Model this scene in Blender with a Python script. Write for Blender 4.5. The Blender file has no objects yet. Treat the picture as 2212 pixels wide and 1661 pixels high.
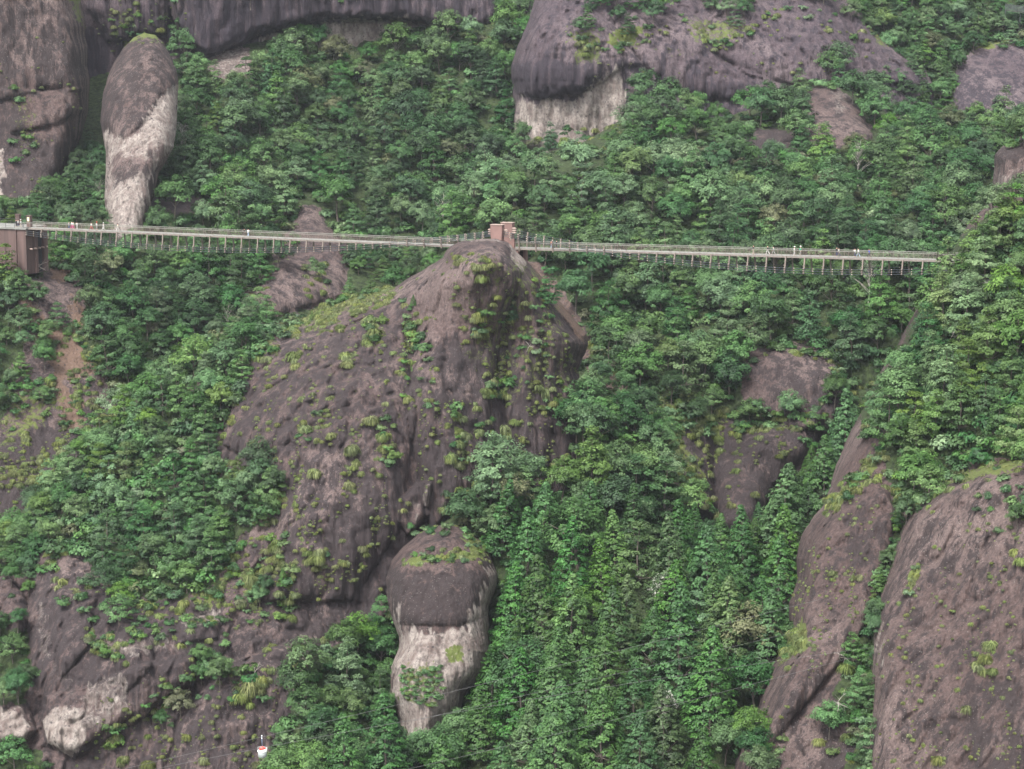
import bpy, math, random
import numpy as np
from mathutils import Vector, Matrix
R = math.radians
rng = np.random.default_rng(7)
random.seed(7)
scene = bpy.context.scene
COL = scene.collection

# ------------------------------------------------------------ camera, sky, sun
CAM_Z = 230.0
PITCH = 10.0
FPX = 4990.0            # focal length in units of a 2212 px wide picture
cam_d = bpy.data.cameras.new('camera')
cam_d.sensor_width = 36.0
cam_d.lens = 36.0 * FPX / 2212.0
cam_d.clip_start = 1.0
cam_d.clip_end = 5000.0
cam = bpy.data.objects.new('camera', cam_d)
COL.objects.link(cam)
cam.location = (0, 0, CAM_Z)
cam.rotation_euler = (R(90 - PITCH), 0, 0)
scene.camera = cam

SUN_EL, SUN_AZ = 58.0, 215.0     # azimuth measured clockwise from +Y
world = bpy.data.worlds.new('World')
scene.world = world
world.use_nodes = True
wn, wl = world.node_tree.nodes, world.node_tree.links
bg = wn['Background']
sky = wn.new('ShaderNodeTexSky')
sky.sky_type = 'NISHITA'
sky.sun_disc = False
sky.sun_elevation = R(SUN_EL)
sky.sun_rotation = R(SUN_AZ)
sky.air_density = 1.0
sky.dust_density = 4.0
sky.ozone_density = 1.0
cloud = wn.new('ShaderNodeHueSaturation')      # overcast: the cloud deck greys the sky
cloud.inputs['Saturation'].default_value = 0.12
wl.new(sky.outputs['Color'], cloud.inputs['Color'])
wl.new(cloud.outputs['Color'], bg.inputs['Color'])
bg.inputs['Strength'].default_value = 0.11
sun_d = bpy.data.lights.new('sun', 'SUN')
sun_d.energy = 1.5
sun_d.angle = R(14)
sun_d.color = (1.0, 0.95, 0.88)
sun = bpy.data.objects.new('sun', sun_d)
COL.objects.link(sun)
az = R(SUN_AZ)
sdir = Vector((math.sin(az) * math.cos(R(SUN_EL)), math.cos(az) * math.cos(R(SUN_EL)), math.sin(R(SUN_EL))))
sun.rotation_euler = sdir.to_track_quat('Z', 'Y').to_euler()
scene.view_settings.view_transform = 'Standard'
scene.view_settings.look = 'None'
scene.view_settings.exposure = 1.85
scene.view_settings.gamma = 1.0
scene.cycles.max_bounces = 5
scene.cycles.diffuse_bounces = 3
scene.cycles.volume_bounces = 0
scene.cycles.transparent_max_bounces = 4

# ------------------------------------------------------------ projection helpers
cp, sp = math.cos(R(PITCH)), math.sin(R(PITCH))
def U(x, y, D):
    """picture point (2212 wide) at depth D metres -> world xyz (arrays ok)"""
    u = (np.asarray(x, float) - 1106.0) / FPX
    v = (830.5 - np.asarray(y, float)) / FPX
    D = np.asarray(D, float)
    X = D * u
    Y = D * (cp + v * sp)
    Z = CAM_Z + D * (-sp + v * cp)
    return np.stack(np.broadcast_arrays(X, Y, Z), -1)
def proj(P):
    P = np.asarray(P, float)
    X, Y, Z = P[..., 0], P[..., 1], P[..., 2] - CAM_Z
    D = Y * cp - Z * sp
    V = Y * sp + Z * cp
    return 1106.0 + FPX * X / D, 830.5 - FPX * V / D, D

# ------------------------------------------------------------ noise (numpy gradient noise)
def _hash(ix, iy, iz, seed):
    h = (ix.astype(np.int64) * 374761393 + iy.astype(np.int64) * 668265263 + iz.astype(np.int64) * 2147483647 + seed * 974711) & 0xffffffff
    h = ((h ^ (h >> 13)) * 1274126177) & 0xffffffff
    h = ((h ^ (h >> 16)) * 2246822519) & 0xffffffff
    return (h ^ (h >> 15)) & 0xffffffff
def pn(P, seed=0):
    P = np.asarray(P, float)
    i = np.floor(P).astype(np.int64)
    f = P - i
    w = f * f * f * (f * (f * 6 - 15) + 10)
    out = 0
    for dx in (0, 1):
        for dy in (0, 1):
            for dz in (0, 1):
                h = _hash(i[:, 0] + dx, i[:, 1] + dy, i[:, 2] + dz, seed)
                gx = ((h & 255) / 127.5 - 1); gy = (((h >> 8) & 255) / 127.5 - 1); gz = (((h >> 16) & 255) / 127.5 - 1)
                d = gx * (f[:, 0] - dx) + gy * (f[:, 1] - dy) + gz * (f[:, 2] - dz)
                ww = (w[:, 0] if dx else 1 - w[:, 0]) * (w[:, 1] if dy else 1 - w[:, 1]) * (w[:, 2] if dz else 1 - w[:, 2])
                out = out + d * ww
    return out
def fbm(P, octs=4, seed=0, gain=0.5):
    s, a = 0, 1.0
    for k in range(octs):
        s = s + a * pn(P * (2.0 ** k) + 17.3 * k, seed + k)
        a *= gain
    return s
def smooth(a, b, x):
    t = np.clip((x - a) / (b - a), 0, 1)
    return t * t * (3 - 2 * t)

# ------------------------------------------------------------ polygons
def inside(px, py, poly):
    poly = np.asarray(poly, float)
    r = np.zeros(px.shape, bool)
    n = len(poly)
    for a in range(n):
        x0, y0 = poly[a]; x1, y1 = poly[(a + 1) % n]
        if y0 == y1: continue
        c = ((y0 > py) != (y1 > py)) & (px < (x1 - x0) * (py - y0) / (y1 - y0) + x0)
        r ^= c
    return r
def nearest(px, py, poly):
    poly = np.asarray(poly, float)
    bd = np.full(px.shape, 1e18); bx = px.copy(); by = py.copy()
    n = len(poly)
    for a in range(n):
        x0, y0 = poly[a]; x1, y1 = poly[(a + 1) % n]
        dx, dy = x1 - x0, y1 - y0
        L = dx * dx + dy * dy
        if L == 0: continue
        t = np.clip(((px - x0) * dx + (py - y0) * dy) / L, 0, 1)
        qx, qy = x0 + t * dx, y0 + t * dy
        d = (px - qx) ** 2 + (py - qy) ** 2
        m = d < bd
        bd = np.where(m, d, bd); bx = np.where(m, qx, bx); by = np.where(m, qy, by)
    return np.sqrt(bd), bx, by
def sdist(px, py, poly):
    """signed distance, positive inside; fast for far points"""
    poly = np.asarray(poly, float)
    d, _, _ = nearest(px, py, poly)
    return np.where(inside(px, py, poly), d, -d)
def sdist_box(px, py, poly, margin):
    poly = np.asarray(poly, float)
    out = np.full(px.shape, -1e3)
    m = (px > poly[:, 0].min() - margin) & (px < poly[:, 0].max() + margin) & (py > poly[:, 1].min() - margin) & (py < poly[:, 1].max() + margin)
    if m.any(): out[m] = sdist(px[m], py[m], poly)
    return out
def rough(poly, amp=3.0, seg=10.0, seed=0):
    out = []
    n = len(poly); s = 0.0
    for a in range(n):
        p = np.array(poly[a], float); q = np.array(poly[(a + 1) % n], float)
        L = np.linalg.norm(q - p); k = max(1, int(L / seg))
        t = (q - p) / max(L, 1e-6); nn = np.array([-t[1], t[0]])
        for j in range(k):
            pt = p + (q - p) * j / k
            nz = pn(np.array([[pt[0] / 45.0, pt[1] / 45.0, 0.5]]), seed)[0] + 0.6 * pn(np.array([[pt[0] / 14.0, pt[1] / 14.0, 3.5]]), seed)[0]
            out.append(pt + nn * nz * amp * 1.6)
    return np.array(out)
def rbf(ctrl):
    c = np.array(ctrl, float)
    X = c[:, :2] / 1000.0
    n = len(c)
    d = np.linalg.norm(X[:, None] - X[None], axis=2)
    K = np.where(d > 0, d * d * np.log(np.maximum(d, 1e-9)), 0) + np.eye(n) * 2e-4
    Pm = np.hstack([np.ones((n, 1)), X])
    A = np.block([[K, Pm], [Pm.T, np.zeros((3, 3))]])
    w = np.linalg.solve(A, np.concatenate([c[:, 2], np.zeros(3)]))
    def f(x, y):
        x = np.asarray(x, float) / 1000.0; y = np.asarray(y, float) / 1000.0
        s = w[n] + w[n + 1] * x + w[n + 2] * y
        for k in range(n):
            r2 = (x - X[k, 0]) ** 2 + (y - X[k, 1]) ** 2
            s = s + w[k] * 0.5 * r2 * np.log(np.maximum(r2, 1e-18))
        return s
    return f

# ------------------------------------------------------------ materials
def new_mat(name):
    m = bpy.data.materials.new(name); m.use_nodes = True
    nt = m.node_tree
    return m, nt, nt.nodes, nt.links, nt.nodes['Principled BSDF']
def plain(name, col, rough_=0.7, metal=0.0, var=0.12, scale=1.5, streak=False):
    m, nt, n, l, b = new_mat(name)
    tc = n.new('ShaderNodeTexCoord'); mp = n.new('ShaderNodeMapping'); no = n.new('ShaderNodeTexNoise')
    l.new(tc.outputs['Object'], mp.inputs['Vector']); l.new(mp.outputs['Vector'], no.inputs['Vector'])
    no.inputs['Scale'].default_value = scale; no.inputs['Detail'].default_value = 5
    if streak: mp.inputs['Scale'].default_value = (1, 1, 0.08)
    mx = n.new('ShaderNodeMix'); mx.data_type = 'RGBA'
    rmp = n.new('ShaderNodeMapRange'); rmp.inputs['From Min'].default_value = 0.3; rmp.inputs['From Max'].default_value = 0.7
    l.new(no.outputs['Fac'], rmp.inputs['Value']); l.new(rmp.outputs['Result'], mx.inputs['Factor'])
    mx.inputs['A'].default_value = (*[c * (1 - var * 2) for c in col], 1)
    mx.inputs['B'].default_value = (*[min(1, c * (1 + var)) for c in col], 1)
    l.new(mx.outputs['Result'], b.inputs['Base Color'])
    b.inputs['Roughness'].default_value = rough_; b.inputs['Metallic'].default_value = metal
    return m
def mix(n, l, fac, a, b):
    mx = n.new('ShaderNodeMix'); mx.data_type = 'RGBA'
    for s, v in (('Factor', fac), ('A', a), ('B', b)):
        if isinstance(v, (int, float)): mx.inputs[s].default_value = v
        elif isinstance(v, tuple): mx.inputs[s].default_value = (*v, 1)
        else: l.new(v, mx.inputs[s])
    return mx.outputs['Result']
def rangen(n, l, src, a, b, c=0.0, d=1.0):
    r = n.new('ShaderNodeMapRange')
    l.new(src, r.inputs['Value'])
    for k, v in zip(('From Min', 'From Max', 'To Min', 'To Max'), (a, b, c, d)): r.inputs[k].default_value = v
    return r.outputs['Result']
def mathn(n, l, op, a, b):
    r = n.new('ShaderNodeMath'); r.operation = op
    for k, v in enumerate((a, b)):
        if isinstance(v, (int, float)): r.inputs[k].default_value = v
        else: l.new(v, r.inputs[k])
    return r.outputs['Value']
def noise_n(n, l, vec, scale, detail=5, rgh=0.55):
    no = n.new('ShaderNodeTexNoise')
    l.new(vec, no.inputs['Vector']); no.inputs['Scale'].default_value = scale
    no.inputs['Detail'].default_value = detail; no.inputs['Roughness'].default_value = rgh
    return no.outputs['Fac']
def mapped(n, l, vec, sc):
    mp = n.new('ShaderNodeMapping'); l.new(vec, mp.inputs['Vector']); mp.inputs['Scale'].default_value = sc
    return mp.outputs['Vector']

def rock_material(name, base=(0.125, 0.098, 0.105), dark=(0.048, 0.041, 0.05), pale=(0.225, 0.18, 0.178), dark_bias=0.0, speck=1.0):
    m, nt, n, l, b = new_mat(name)
    tc = n.new('ShaderNodeTexCoord'); v = tc.outputs['Object']
    big = noise_n(n, l, v, 0.045, 4)
    strk = noise_n(n, l, mapped(n, l, v, (0.42, 0.42, 0.018)), 1.0, 7, 0.66)
    strk2 = noise_n(n, l, mapped(n, l, v, (1.7, 1.7, 0.07)), 1.0, 6, 0.62)
    fine = noise_n(n, l, v, 1.3, 7, 0.7)
    grit = noise_n(n, l, mapped(n, l, v, (1, 1, 0.7)), 2.6, 6, 0.8)
    col = mix(n, l, rangen(n, l, fine, 0.35, 0.68), tuple(c * 0.6 for c in base), tuple(c * 1.3 for c in base))
    col = mix(n, l, rangen(n, l, mathn(n, l, 'ADD', big, mathn(n, l, 'MULTIPLY', strk2, 0.3)), 0.60, 0.82), col, pale)
    col = mix(n, l, rangen(n, l, grit, 0.38, 0.60, 0.62, 0), col, tuple(c * 0.8 for c in dark))
    def A(k):
        a = n.new('ShaderNodeAttribute'); a.attribute_name = k; return a.outputs['Fac']
    # dark lichen / water stain streaks running down the face; mask adds painted gap shade too
    dk = mathn(n, l, 'ADD', mathn(n, l, 'ADD', mathn(n, l, 'MULTIPLY', strk, 1.7), -0.36), mathn(n, l, 'MULTIPLY', A('dark'), 0.32))
    dk = mathn(n, l, 'ADD', dk, mathn(n, l, 'MULTIPLY', mathn(n, l, 'SUBTRACT', strk2, 0.5), 0.8))
    dk = mathn(n, l, 'ADD', dk, dark_bias)
    dk = mathn(n, l, 'ADD', dk, mathn(n, l, 'MULTIPLY', mathn(n, l, 'SUBTRACT', fine, 0.5), 0.5))
    col = mix(n, l, rangen(n, l, dk, 0.46, 0.66, 0, 0.9), col, mix(n, l, fine, tuple(c * 0.75 for c in dark), tuple(c * 1.35 for c in dark)))
    # fresh pale rock
    wm = mathn(n, l, 'ADD', A('white'), mathn(n, l, 'MULTIPLY', mathn(n, l, 'SUBTRACT', strk2, 0.5), 0.9))
    wcol = mix(n, l, rangen(n, l, noise_n(n, l, mapped(n, l, v, (1, 1, 0.6)), 0.5, 7, 0.7), 0.36, 0.62), (0.145, 0.112, 0.102), (0.31, 0.275, 0.25))
    wcol = mix(n, l, rangen(n, l, fine, 0.40, 0.50, 0.75, 0), wcol, (0.11, 0.095, 0.09))
    col = mix(n, l, rangen(n, l, wm, 0.36, 0.68), col, wcol)
    # earth
    ecol = mix(n, l, fine, (0.075, 0.045, 0.034), (0.175, 0.12, 0.092))
    col = mix(n, l, rangen(n, l, mathn(n, l, 'ADD', A('earth'), mathn(n, l, 'SUBTRACT', fine, 0.5)), 0.35, 0.65), col, ecol)
    # embedded pebbles
    vo = n.new('ShaderNodeTexVoronoi'); vo.feature = 'F1'; l.new(v, vo.inputs['Vector']); vo.inputs['Scale'].default_value = 3.2
    sel = n.new('ShaderNodeSeparateColor'); l.new(vo.outputs['Color'], sel.inputs['Color'])
    pm = mathn(n, l, 'MULTIPLY', rangen(n, l, vo.outputs['Distance'], 0.22, 0.30, 1, 0), rangen(n, l, sel.outputs['Red'], 0.78, 0.88, 0, 0.8 * speck))
    pm = mathn(n, l, 'MULTIPLY', pm, rangen(n, l, big, 0.38, 0.6, 0.25, 1))
    col = mix(n, l, pm, col, (0.25, 0.23, 0.22))
    vd = n.new('ShaderNodeTexVoronoi'); vd.feature = 'F1'; l.new(v, vd.inputs['Vector']); vd.inputs['Scale'].default_value = 1.1
    sd = n.new('ShaderNodeSeparateColor'); l.new(vd.outputs['Color'], sd.inputs['Color'])
    pd = mathn(n, l, 'MULTIPLY', rangen(n, l, vd.outputs['Distance'], 0.2, 0.32, 1, 0), rangen(n, l, sd.outputs['Green'], 0.7, 0.8, 0, 0.7))
    col = mix(n, l, pd, col, (0.035, 0.03, 0.034))
    # moss and grass film
    mm = mathn(n, l, 'ADD', A('moss'), mathn(n, l, 'MULTIPLY', mathn(n, l, 'SUBTRACT', noise_n(n, l, v, 0.8, 6, 0.7), 0.5), 1.6))
    mcol = mix(n, l, fine, (0.035, 0.05, 0.014), (0.15, 0.18, 0.05))
    col = mix(n, l, rangen(n, l, mm, 0.45, 0.62), col, mcol)
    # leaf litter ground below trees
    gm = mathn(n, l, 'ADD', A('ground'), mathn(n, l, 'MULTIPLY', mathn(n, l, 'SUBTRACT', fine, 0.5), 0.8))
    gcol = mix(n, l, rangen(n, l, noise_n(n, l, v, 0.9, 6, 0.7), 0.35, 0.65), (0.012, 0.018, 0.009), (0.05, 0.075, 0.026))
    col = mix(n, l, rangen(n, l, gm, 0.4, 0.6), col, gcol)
    l.new(col, b.inputs['Base Color'])
    b.inputs['Roughness'].default_value = 0.85
    b.inputs['Specular IOR Level'].default_value = 0.25
    bp = n.new('ShaderNodeBump'); bp.inputs['Strength'].default_value = 1.0; bp.inputs['Distance'].default_value = 0.75
    hh = mathn(n, l, 'ADD', noise_n(n, l, mapped(n, l, v, (1, 1, 0.5)), 0.7, 9, 0.7), mathn(n, l, 'MULTIPLY', strk2, 0.8))
    l.new(hh, bp.inputs['Height']); l.new(bp.outputs['Normal'], b.inputs['Normal'])
    return m
M_ROCK = rock_material('conglomerate_rock', base=(0.112, 0.078, 0.074), dark=(0.028, 0.022, 0.024), pale=(0.185, 0.138, 0.13), dark_bias=0.035, speck=0.55)
M_ROCK_L = rock_material('weathered_pinkish_rock', base=(0.106, 0.072, 0.067), dark=(0.026, 0.02, 0.021), pale=(0.165, 0.122, 0.114), dark_bias=0.02, speck=0.8)
M_ROCK_B = rock_material('far_grey_purple_rock', base=(0.094, 0.07, 0.08), dark=(0.028, 0.023, 0.031), pale=(0.165, 0.128, 0.134), speck=0.4)

# ------------------------------------------------------------ surfaces
SURF = {}
def surface(name, poly, ctrl, mat, curl=(60, 30), step=4.0, relief=(), masks=None, amp=(1.6, 0.4), groove=0.6, seed=0, back=None, edge=3.0, default=None, kind='structure', solid=0.0):
    P = rough(poly, edge, 9.0, seed)
    f = rbf(ctrl)
    x0, y0 = P.min(0) - step * 2; x1, y1 = P.max(0) + step * 2
    nx, ny = int((x1 - x0) / step) + 1, int((y1 - y0) / step) + 1
    gx, gy = np.meshgrid(x0 + np.arange(nx) * step, y0 + np.arange(ny) * step)
    gx, gy = gx.ravel(), gy.ravel()
    ins = inside(gx, gy, P).reshape(ny, nx)
    cell = ins[:-1, :-1] | ins[1:, :-1] | ins[:-1, 1:] | ins[1:, 1:]
    used = np.zeros((ny, nx), bool)
    used[:-1, :-1] |= cell; used[1:, :-1] |= cell; used[:-1, 1:] |= cell; used[1:, 1:] |= cell
    idx = -np.ones(ny * nx, int); um = used.ravel(); idx[um] = np.arange(um.sum())
    px, py = gx[um], gy[um]; isin = ins.ravel()[um]
    d, qx, qy = nearest(px, py, P)
    px = np.where(isin, px, qx); py = np.where(isin, py, qy); d = np.where(isin, d, 0)
    def dist_in(x, y):
        dd, _, _ = nearest(x, y, P); return np.where(inside(x, y, P), dd, 0)
    def depth(x, y, dd):
        D = f(x, y)
        Rr, T = curl
        u = 1 - np.clip(dd / Rr, 0, 1)
        D = D + T * (1 - np.sqrt(np.maximum(0, 1 - u * u)))
        for rp, rr, rh in relief:
            sd = np.clip(sdist_box(x, y, rp, 1), 0, rr) / rr
            D = D - rh * np.sqrt(np.maximum(0, 1 - (1 - sd) ** 2))
        W = U(x, y, D)
        nis = 1.0 if default == 'ground' else 0.42
        D = D - amp[0] * 1.5 * fbm(W / 16.0 * np.array([1, 1, nis]), 3, seed) - amp[1] * 1.1 * np.sqrt(1.0) * fbm(W / 2.6 * np.array([1, 1, nis]), 3, seed + 9)
        if groove:
            D = D - groove * 1.6 * fbm(W * np.array([0.42, 0.42, 0.05]), 3, seed + 21)
            D = D + groove * 1.1 * np.maximum(0, 0.16 - np.abs(fbm(W * np.array([0.16, 0.16, 0.035]) + 5, 2, seed + 33))) / 0.16 * 0.9
            D = D + groove * 0.22 * np.maximum(0, 0.12 - np.abs(fbm(W * np.array([0.03, 0.03, 0.16]) + 9, 3, seed + 35))) / 0.12
        return D
    D = depth(px, py, d)
    V = U(px, py, D)
    jj, ii = np.nonzero(cell)
    a = idx[jj * nx + ii]; b_ = idx[jj * nx + ii + 1]; c = idx[(jj + 1) * nx + ii + 1]; e = idx[(jj + 1) * nx + ii]
    F = np.stack([a, e, c, b_], 1)
    att = {k: np.zeros(len(V)) for k in ('white', 'moss', 'dark', 'earth', 'ground')}
    if default: att[default][:] = 1.0
    if masks:
        nz = 0.8 * fbm(V / 5.0, 3, seed + 40) + 1.5 * fbm(V * np.array([0.6, 0.6, 0.13]), 3, seed + 47)
        for key, mp, soft, na, val in masks:
            if key == 'white': na = na * 1.7; soft = soft * 1.8
            sdv = sdist_box(px, py, mp, soft + na * 2 + 5) + nz * na
            w = smooth(-soft, soft, sdv)
            att[key] = att[key] * (1 - w) + val * w
    if back:                                  # closed solid: mirrored back side
        Db = f(px, py).max() + 0 * D
        Rr, T = curl
        u = 1 - np.clip(d / Rr, 0, 1)
        Dbk = D.copy(); Dbk = np.where(d <= 0, D, f(px, py) + T + back * np.sqrt(np.maximum(0, 1 - u * u)))
        V2 = U(px, py, Dbk)
        n0 = len(V)
        V = np.vstack([V, V2]); F = np.vstack([F, F[:, ::-1] + n0])
        for k in att: att[k] = np.concatenate([att[k], att[k]])
    me = mesh_np(name, V, F, mat)
    for k, arr in att.items():
        at_ = me.attributes.new(k, 'FLOAT', 'POINT'); at_.data.foreach_set('value', arr.astype(np.float32))
    ob = bpy.data.objects.new(name, me); COL.objects.link(ob)
    if kind: ob['kind'] = kind
    SURF[name.split('.')[0] if name not in SURF else name] = None
    def at(x, y):
        x = np.asarray(x, float); y = np.asarray(y, float)
        dd = dist_in(x, y)
        return U(x, y, depth(x, y, dd))
    return ob, at, P
def mesh_np(name, V, F, mat, smooth_=True):
    me = bpy.data.meshes.new(name)
    V = np.ascontiguousarray(V, np.float32); F = np.ascontiguousarray(F, np.int32)
    k = F.shape[1]
    me.vertices.add(len(V)); me.vertices.foreach_set('co', V.ravel())
    me.loops.add(F.size); me.loops.foreach_set('vertex_index', F.ravel())
    me.polygons.add(len(F)); me.polygons.foreach_set('loop_start', np.arange(0, F.size, k, dtype=np.int32))
    me.polygons.foreach_set('use_smooth', np.full(len(F), smooth_, bool))
    me.update(calc_edges=True); me.validate()
    if mat: me.materials.append(mat)
    return me
def tag(o, label=None, cat=None, group=None, kind=None):
    for k, v in (('label', label), ('category', cat), ('group', group), ('kind', kind)):
        if v: o[k] = v
    return o

# ---- far slope on the left (also runs down under the left half of the bridge)
rockpoly_A = [(645, 430), (685, 440), (705, 490), (740, 520), (745, 560), (742, 640), (690, 655), (640, 670), (560, 690), (520, 675), (525, 640), (575, 590), (600, 530), (630, 490)]
left_slope_masks = [
    ('ground', [(640, 445), (690, 445), (705, 490), (748, 525), (748, 640), (690, 660), (640, 675), (540, 700), (515, 670), (530, 630), (580, 590), (600, 530), (630, 490)], 3, 10, 0.0),
    ('moss', [(660, 560), (710, 555), (715, 630), (665, 640)], 8, 18, 0.35),
    ('ground', [(20, 590), (60, 610), (150, 560), (190, 640), (170, 740), (220, 800), (240, 840), (300, 900), (280, 1000), (150, 1120), (0, 1180), (-80, 1180), (-80, 960), (30, 880), (40, 780), (60, 740)], 6, 18, 0.0),
    ('earth', [(30, 600), (60, 640), (110, 700), (150, 690), (160, 640), (195, 690), (215, 800), (150, 830), (190, 900), (170, 960), (130, 900), (110, 800), (60, 700)], 8, 16, 0.75),
    ('earth', [(100, 560), (150, 560), (165, 600), (120, 610)], 6, 10, 0.9),
    ('white', [(135, 690), (165, 720), (160, 765), (140, 740)], 4, 8, 0.85),
    ('moss', [(60, 800), (150, 860), (120, 900), (30, 960), (0, 960), (0, 900)], 10, 24, 0.5),
    ('moss', [(170, 700), (220, 740), (230, 800), (180, 780)], 10, 20, 0.8),
    ('dark', [(0, 960), (150, 900), (300, 850), (330, 930), (180, 1100), (0, 1170)], 10, 20, 1.0),
    ('ground', [(440, 110), (540, 100), (540, 160), (480, 180), (450, 160)], 4, 8, 0.0),
    ('white', [(440, 110), (540, 100), (540, 160), (480, 180), (450, 160)], 4, 8, 0.5),
    ('ground', [(310, 425), (360, 420), (440, 430), (450, 450), (400, 462), (320, 460)], 4, 8, 0.0),
    ('dark', [(310, 425), (360, 420), (440, 430), (450, 450), (400, 462), (320, 460)], 4, 8, 1.0),
]
slope_l, at_slope_l, _ = surface('hillside', [(-180, 40), (400, 60), (1300, 20), (1300, 900), (900, 1000), (500, 1250), (-180, 1300)],
    [(0, 480, 570), (-150, 480, 565), (300, 480, 575), (600, 480, 600), (900, 490, 615), (1100, 400, 640), (1100, 200, 672), (1100, 20, 705), (800, 100, 694),
     (600, 100, 684), (400, 180, 660), (400, 300, 630), (400, 420, 595), (900, 300, 655), (200, 300, 640), (0, 300, 630), (100, 560, 545), (300, 560, 552), (600, 560, 572),
     (850, 580, 585), (200, 800, 515), (400, 700, 535), (300, 850, 513), (0, 900, 500), (0, 1150, 482), (300, 1150, 488), (800, 800, 545), (1100, 700, 560), (-150, 900, 500), (200, 1050, 490), (0, 650, 526), (30, 588, 530), (90, 592, 534), (-80, 588, 530)],
    M_ROCK, curl=(20, 15), step=5, amp=(2.4, 0.6), groove=0.3, seed=3, default='ground', masks=left_slope_masks,
    relief=[(rockpoly_A, 50, 5)])
# ---- slope on the right of the pylon
right_slope_masks = [
    ('ground', [(1740, 190), (1800, 180), (1850, 220), (1885, 290), (1850, 320), (1760, 320), (1735, 270)], 3, 8, 0.0),
    ('white', [(1790, 190), (1840, 190), (1830, 240), (1800, 260)], 6, 10, 0.45),
    ('ground', [(1590, 280), (1660, 275), (1720, 290), (1720, 330), (1650, 350), (1600, 310)], 3, 8, 0.0),
    ('dark', [(1590, 270), (1720, 270), (1720, 350), (1590, 350)], 6, 8, 0.7),
    ('ground', [(1590, 770), (1640, 750), (1770, 735), (1825, 820), (1830, 890), (1770, 925), (1690, 905), (1600, 860)], 3, 8, 0.0),
    ('ground', [(1680, 890), (1780, 880), (1760, 970), (1680, 980)], 4, 10, 0.0),
    ('dark', [(1600, 790), (1760, 770), (1830, 850), (1830, 900), (1770, 900), (1700, 840)], 8, 8, 0.5),
    ('ground', [(1400, 880), (1560, 900), (1700, 930), (1790, 890), (1770, 1000), (1660, 1080), (1610, 1170), (1540, 1150), (1440, 980)], 5, 16, 0.0),
    ('ground', [(1380, 890), (1450, 870), (1530, 930), (1540, 1000), (1610, 980), (1700, 950), (1770, 890), (1750, 970), (1660, 1040), (1620, 1150), (1560, 1120), (1500, 1130), (1400, 980)], 3, 8, 0.0),
    ('dark', [(1380, 890), (1790, 880), (1770, 970), (1660, 1060), (1620, 1170), (1500, 1130)], 6, 18, 0.6),
    ('ground', [(1265, 790), (1330, 805), (1395, 845), (1420, 900), (1370, 930), (1300, 870)], 4, 6, 0.0),
    ('earth', [(1265, 790), (1330, 805), (1395, 845), (1420, 900), (1370, 930), (1300, 870)], 4, 6, 0.45),
    ('ground', [(1120, 560), (1180, 570), (1230, 650), (1280, 730), (1285, 800), (1220, 740)], 5, 6, 0.0),
    ('earth', [(1120, 560), (1180, 570), (1230, 650), (1280, 730), (1285, 800), (1220, 740)], 5, 6, 0.45),
    ('ground', [(1400, 960), (1530, 1010), (1530, 1120), (1440, 1100)], 4, 8, 0.0),
    ('earth', [(1420, 1000), (1490, 1030), (1500, 1100), (1450, 1090)], 6, 20, 0.6), ('moss', [(1400, 930), (1500, 960), (1540, 1060), (1440, 1020)], 10, 24, 0.6),
    ('moss', [(1280, 700), (1330, 720), (1400, 780), (1370, 830), (1290, 790)], 8, 14, 0.9),
    ('moss', [(1400, 860), (1560, 900), (1560, 950), (1420, 900)], 8, 14, 0.8),
]
slope_r, at_slope_r, _ = surface('hillside', [(900, 620), (935, 500), (990, 440), (1050, 385), (1100, 345), (1180, 332), (1260, 308), (1325, 268), (1375, 225), (1430, 225), (1550, 258), (1620, 230), (1700, 200), (1750, 165), (1830, 165), (1885, 215), (1940, 262), (2040, 285), (2120, 275), (2230, 225), (2450, 180), (2450, 1250), (1500, 1250), (900, 1100)],
    [(1000, 480, 568), (1110, 330, 592), (1200, 500, 552), (1500, 500, 556), (1900, 500, 545), (1200, 300, 602), (1500, 250, 625), (1900, 280, 622), (2150, 250, 615), (2300, 100, 640), (1700, 100, 660), (1400, 120, 655),
     (1300, 700, 522), (1300, 820, 503), (1600, 800, 505), (1800, 900, 498), (1700, 650, 525), (1900, 700, 508), (1400, 900, 495), (1600, 1000, 492), (1650, 1150, 480), (1100, 800, 520), (1100, 1000, 500), (2200, 700, 520), (2200, 1100, 490), (950, 600, 555), (2000, 100, 645)],
    M_ROCK, curl=(40, 30), step=5, amp=(2.6, 0.6), groove=0.4, seed=5, default='ground', masks=right_slope_masks,
    relief=[([(1740, 190), (1800, 170), (1850, 220), (1885, 290), (1870, 330), (1760, 340), (1725, 290)], 40, 7),
            ([(1580, 760), (1640, 740), (1770, 725), (1825, 810), (1832, 900), (1770, 935), (1690, 915), (1590, 880)], 60, 5),
            ([(1370, 880), (1450, 860), (1530, 900), (1545, 1000), (1540, 1120), (1440, 1100)], 60, 7),
            ([(1545, 1000), (1640, 930), (1780, 880), (1760, 980), (1670, 1050), (1620, 1170), (1550, 1140)], 50, 7)])
slope_t, at_slope_t, _ = surface('hillside', [(1600, -200), (2550, -200), (2550, 360), (1990, 360), (1880, 200), (1700, 120), (1600, 0)],
    [(1700, 0, 690), (2200, 0, 712), (2200, 250, 668), (2000, 250, 665), (1900, 100, 680), (2450, 0, 720), (2450, 300, 668), (2100, 120, 690)],
    M_ROCK_B, curl=(20, 15), step=6, amp=(2.4, 0.6), groove=0.4, seed=61, default='ground',
    masks=[('ground', [(2070, 130), (2120, 95), (2230, 80), (2260, 250), (2140, 262), (2060, 240)], 4, 10, 0.0), ('dark', [(2050, 150), (2180, 170), (2200, 260), (2050, 270)], 20, 24, 0.45),
           ('moss', [(2120, 60), (2230, 40), (2230, 90), (2100, 110)], 8, 14, 0.7)],
    relief=[([(2050, 110), (2240, 60), (2260, 280), (2050, 270)], 60, 9)])
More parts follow.
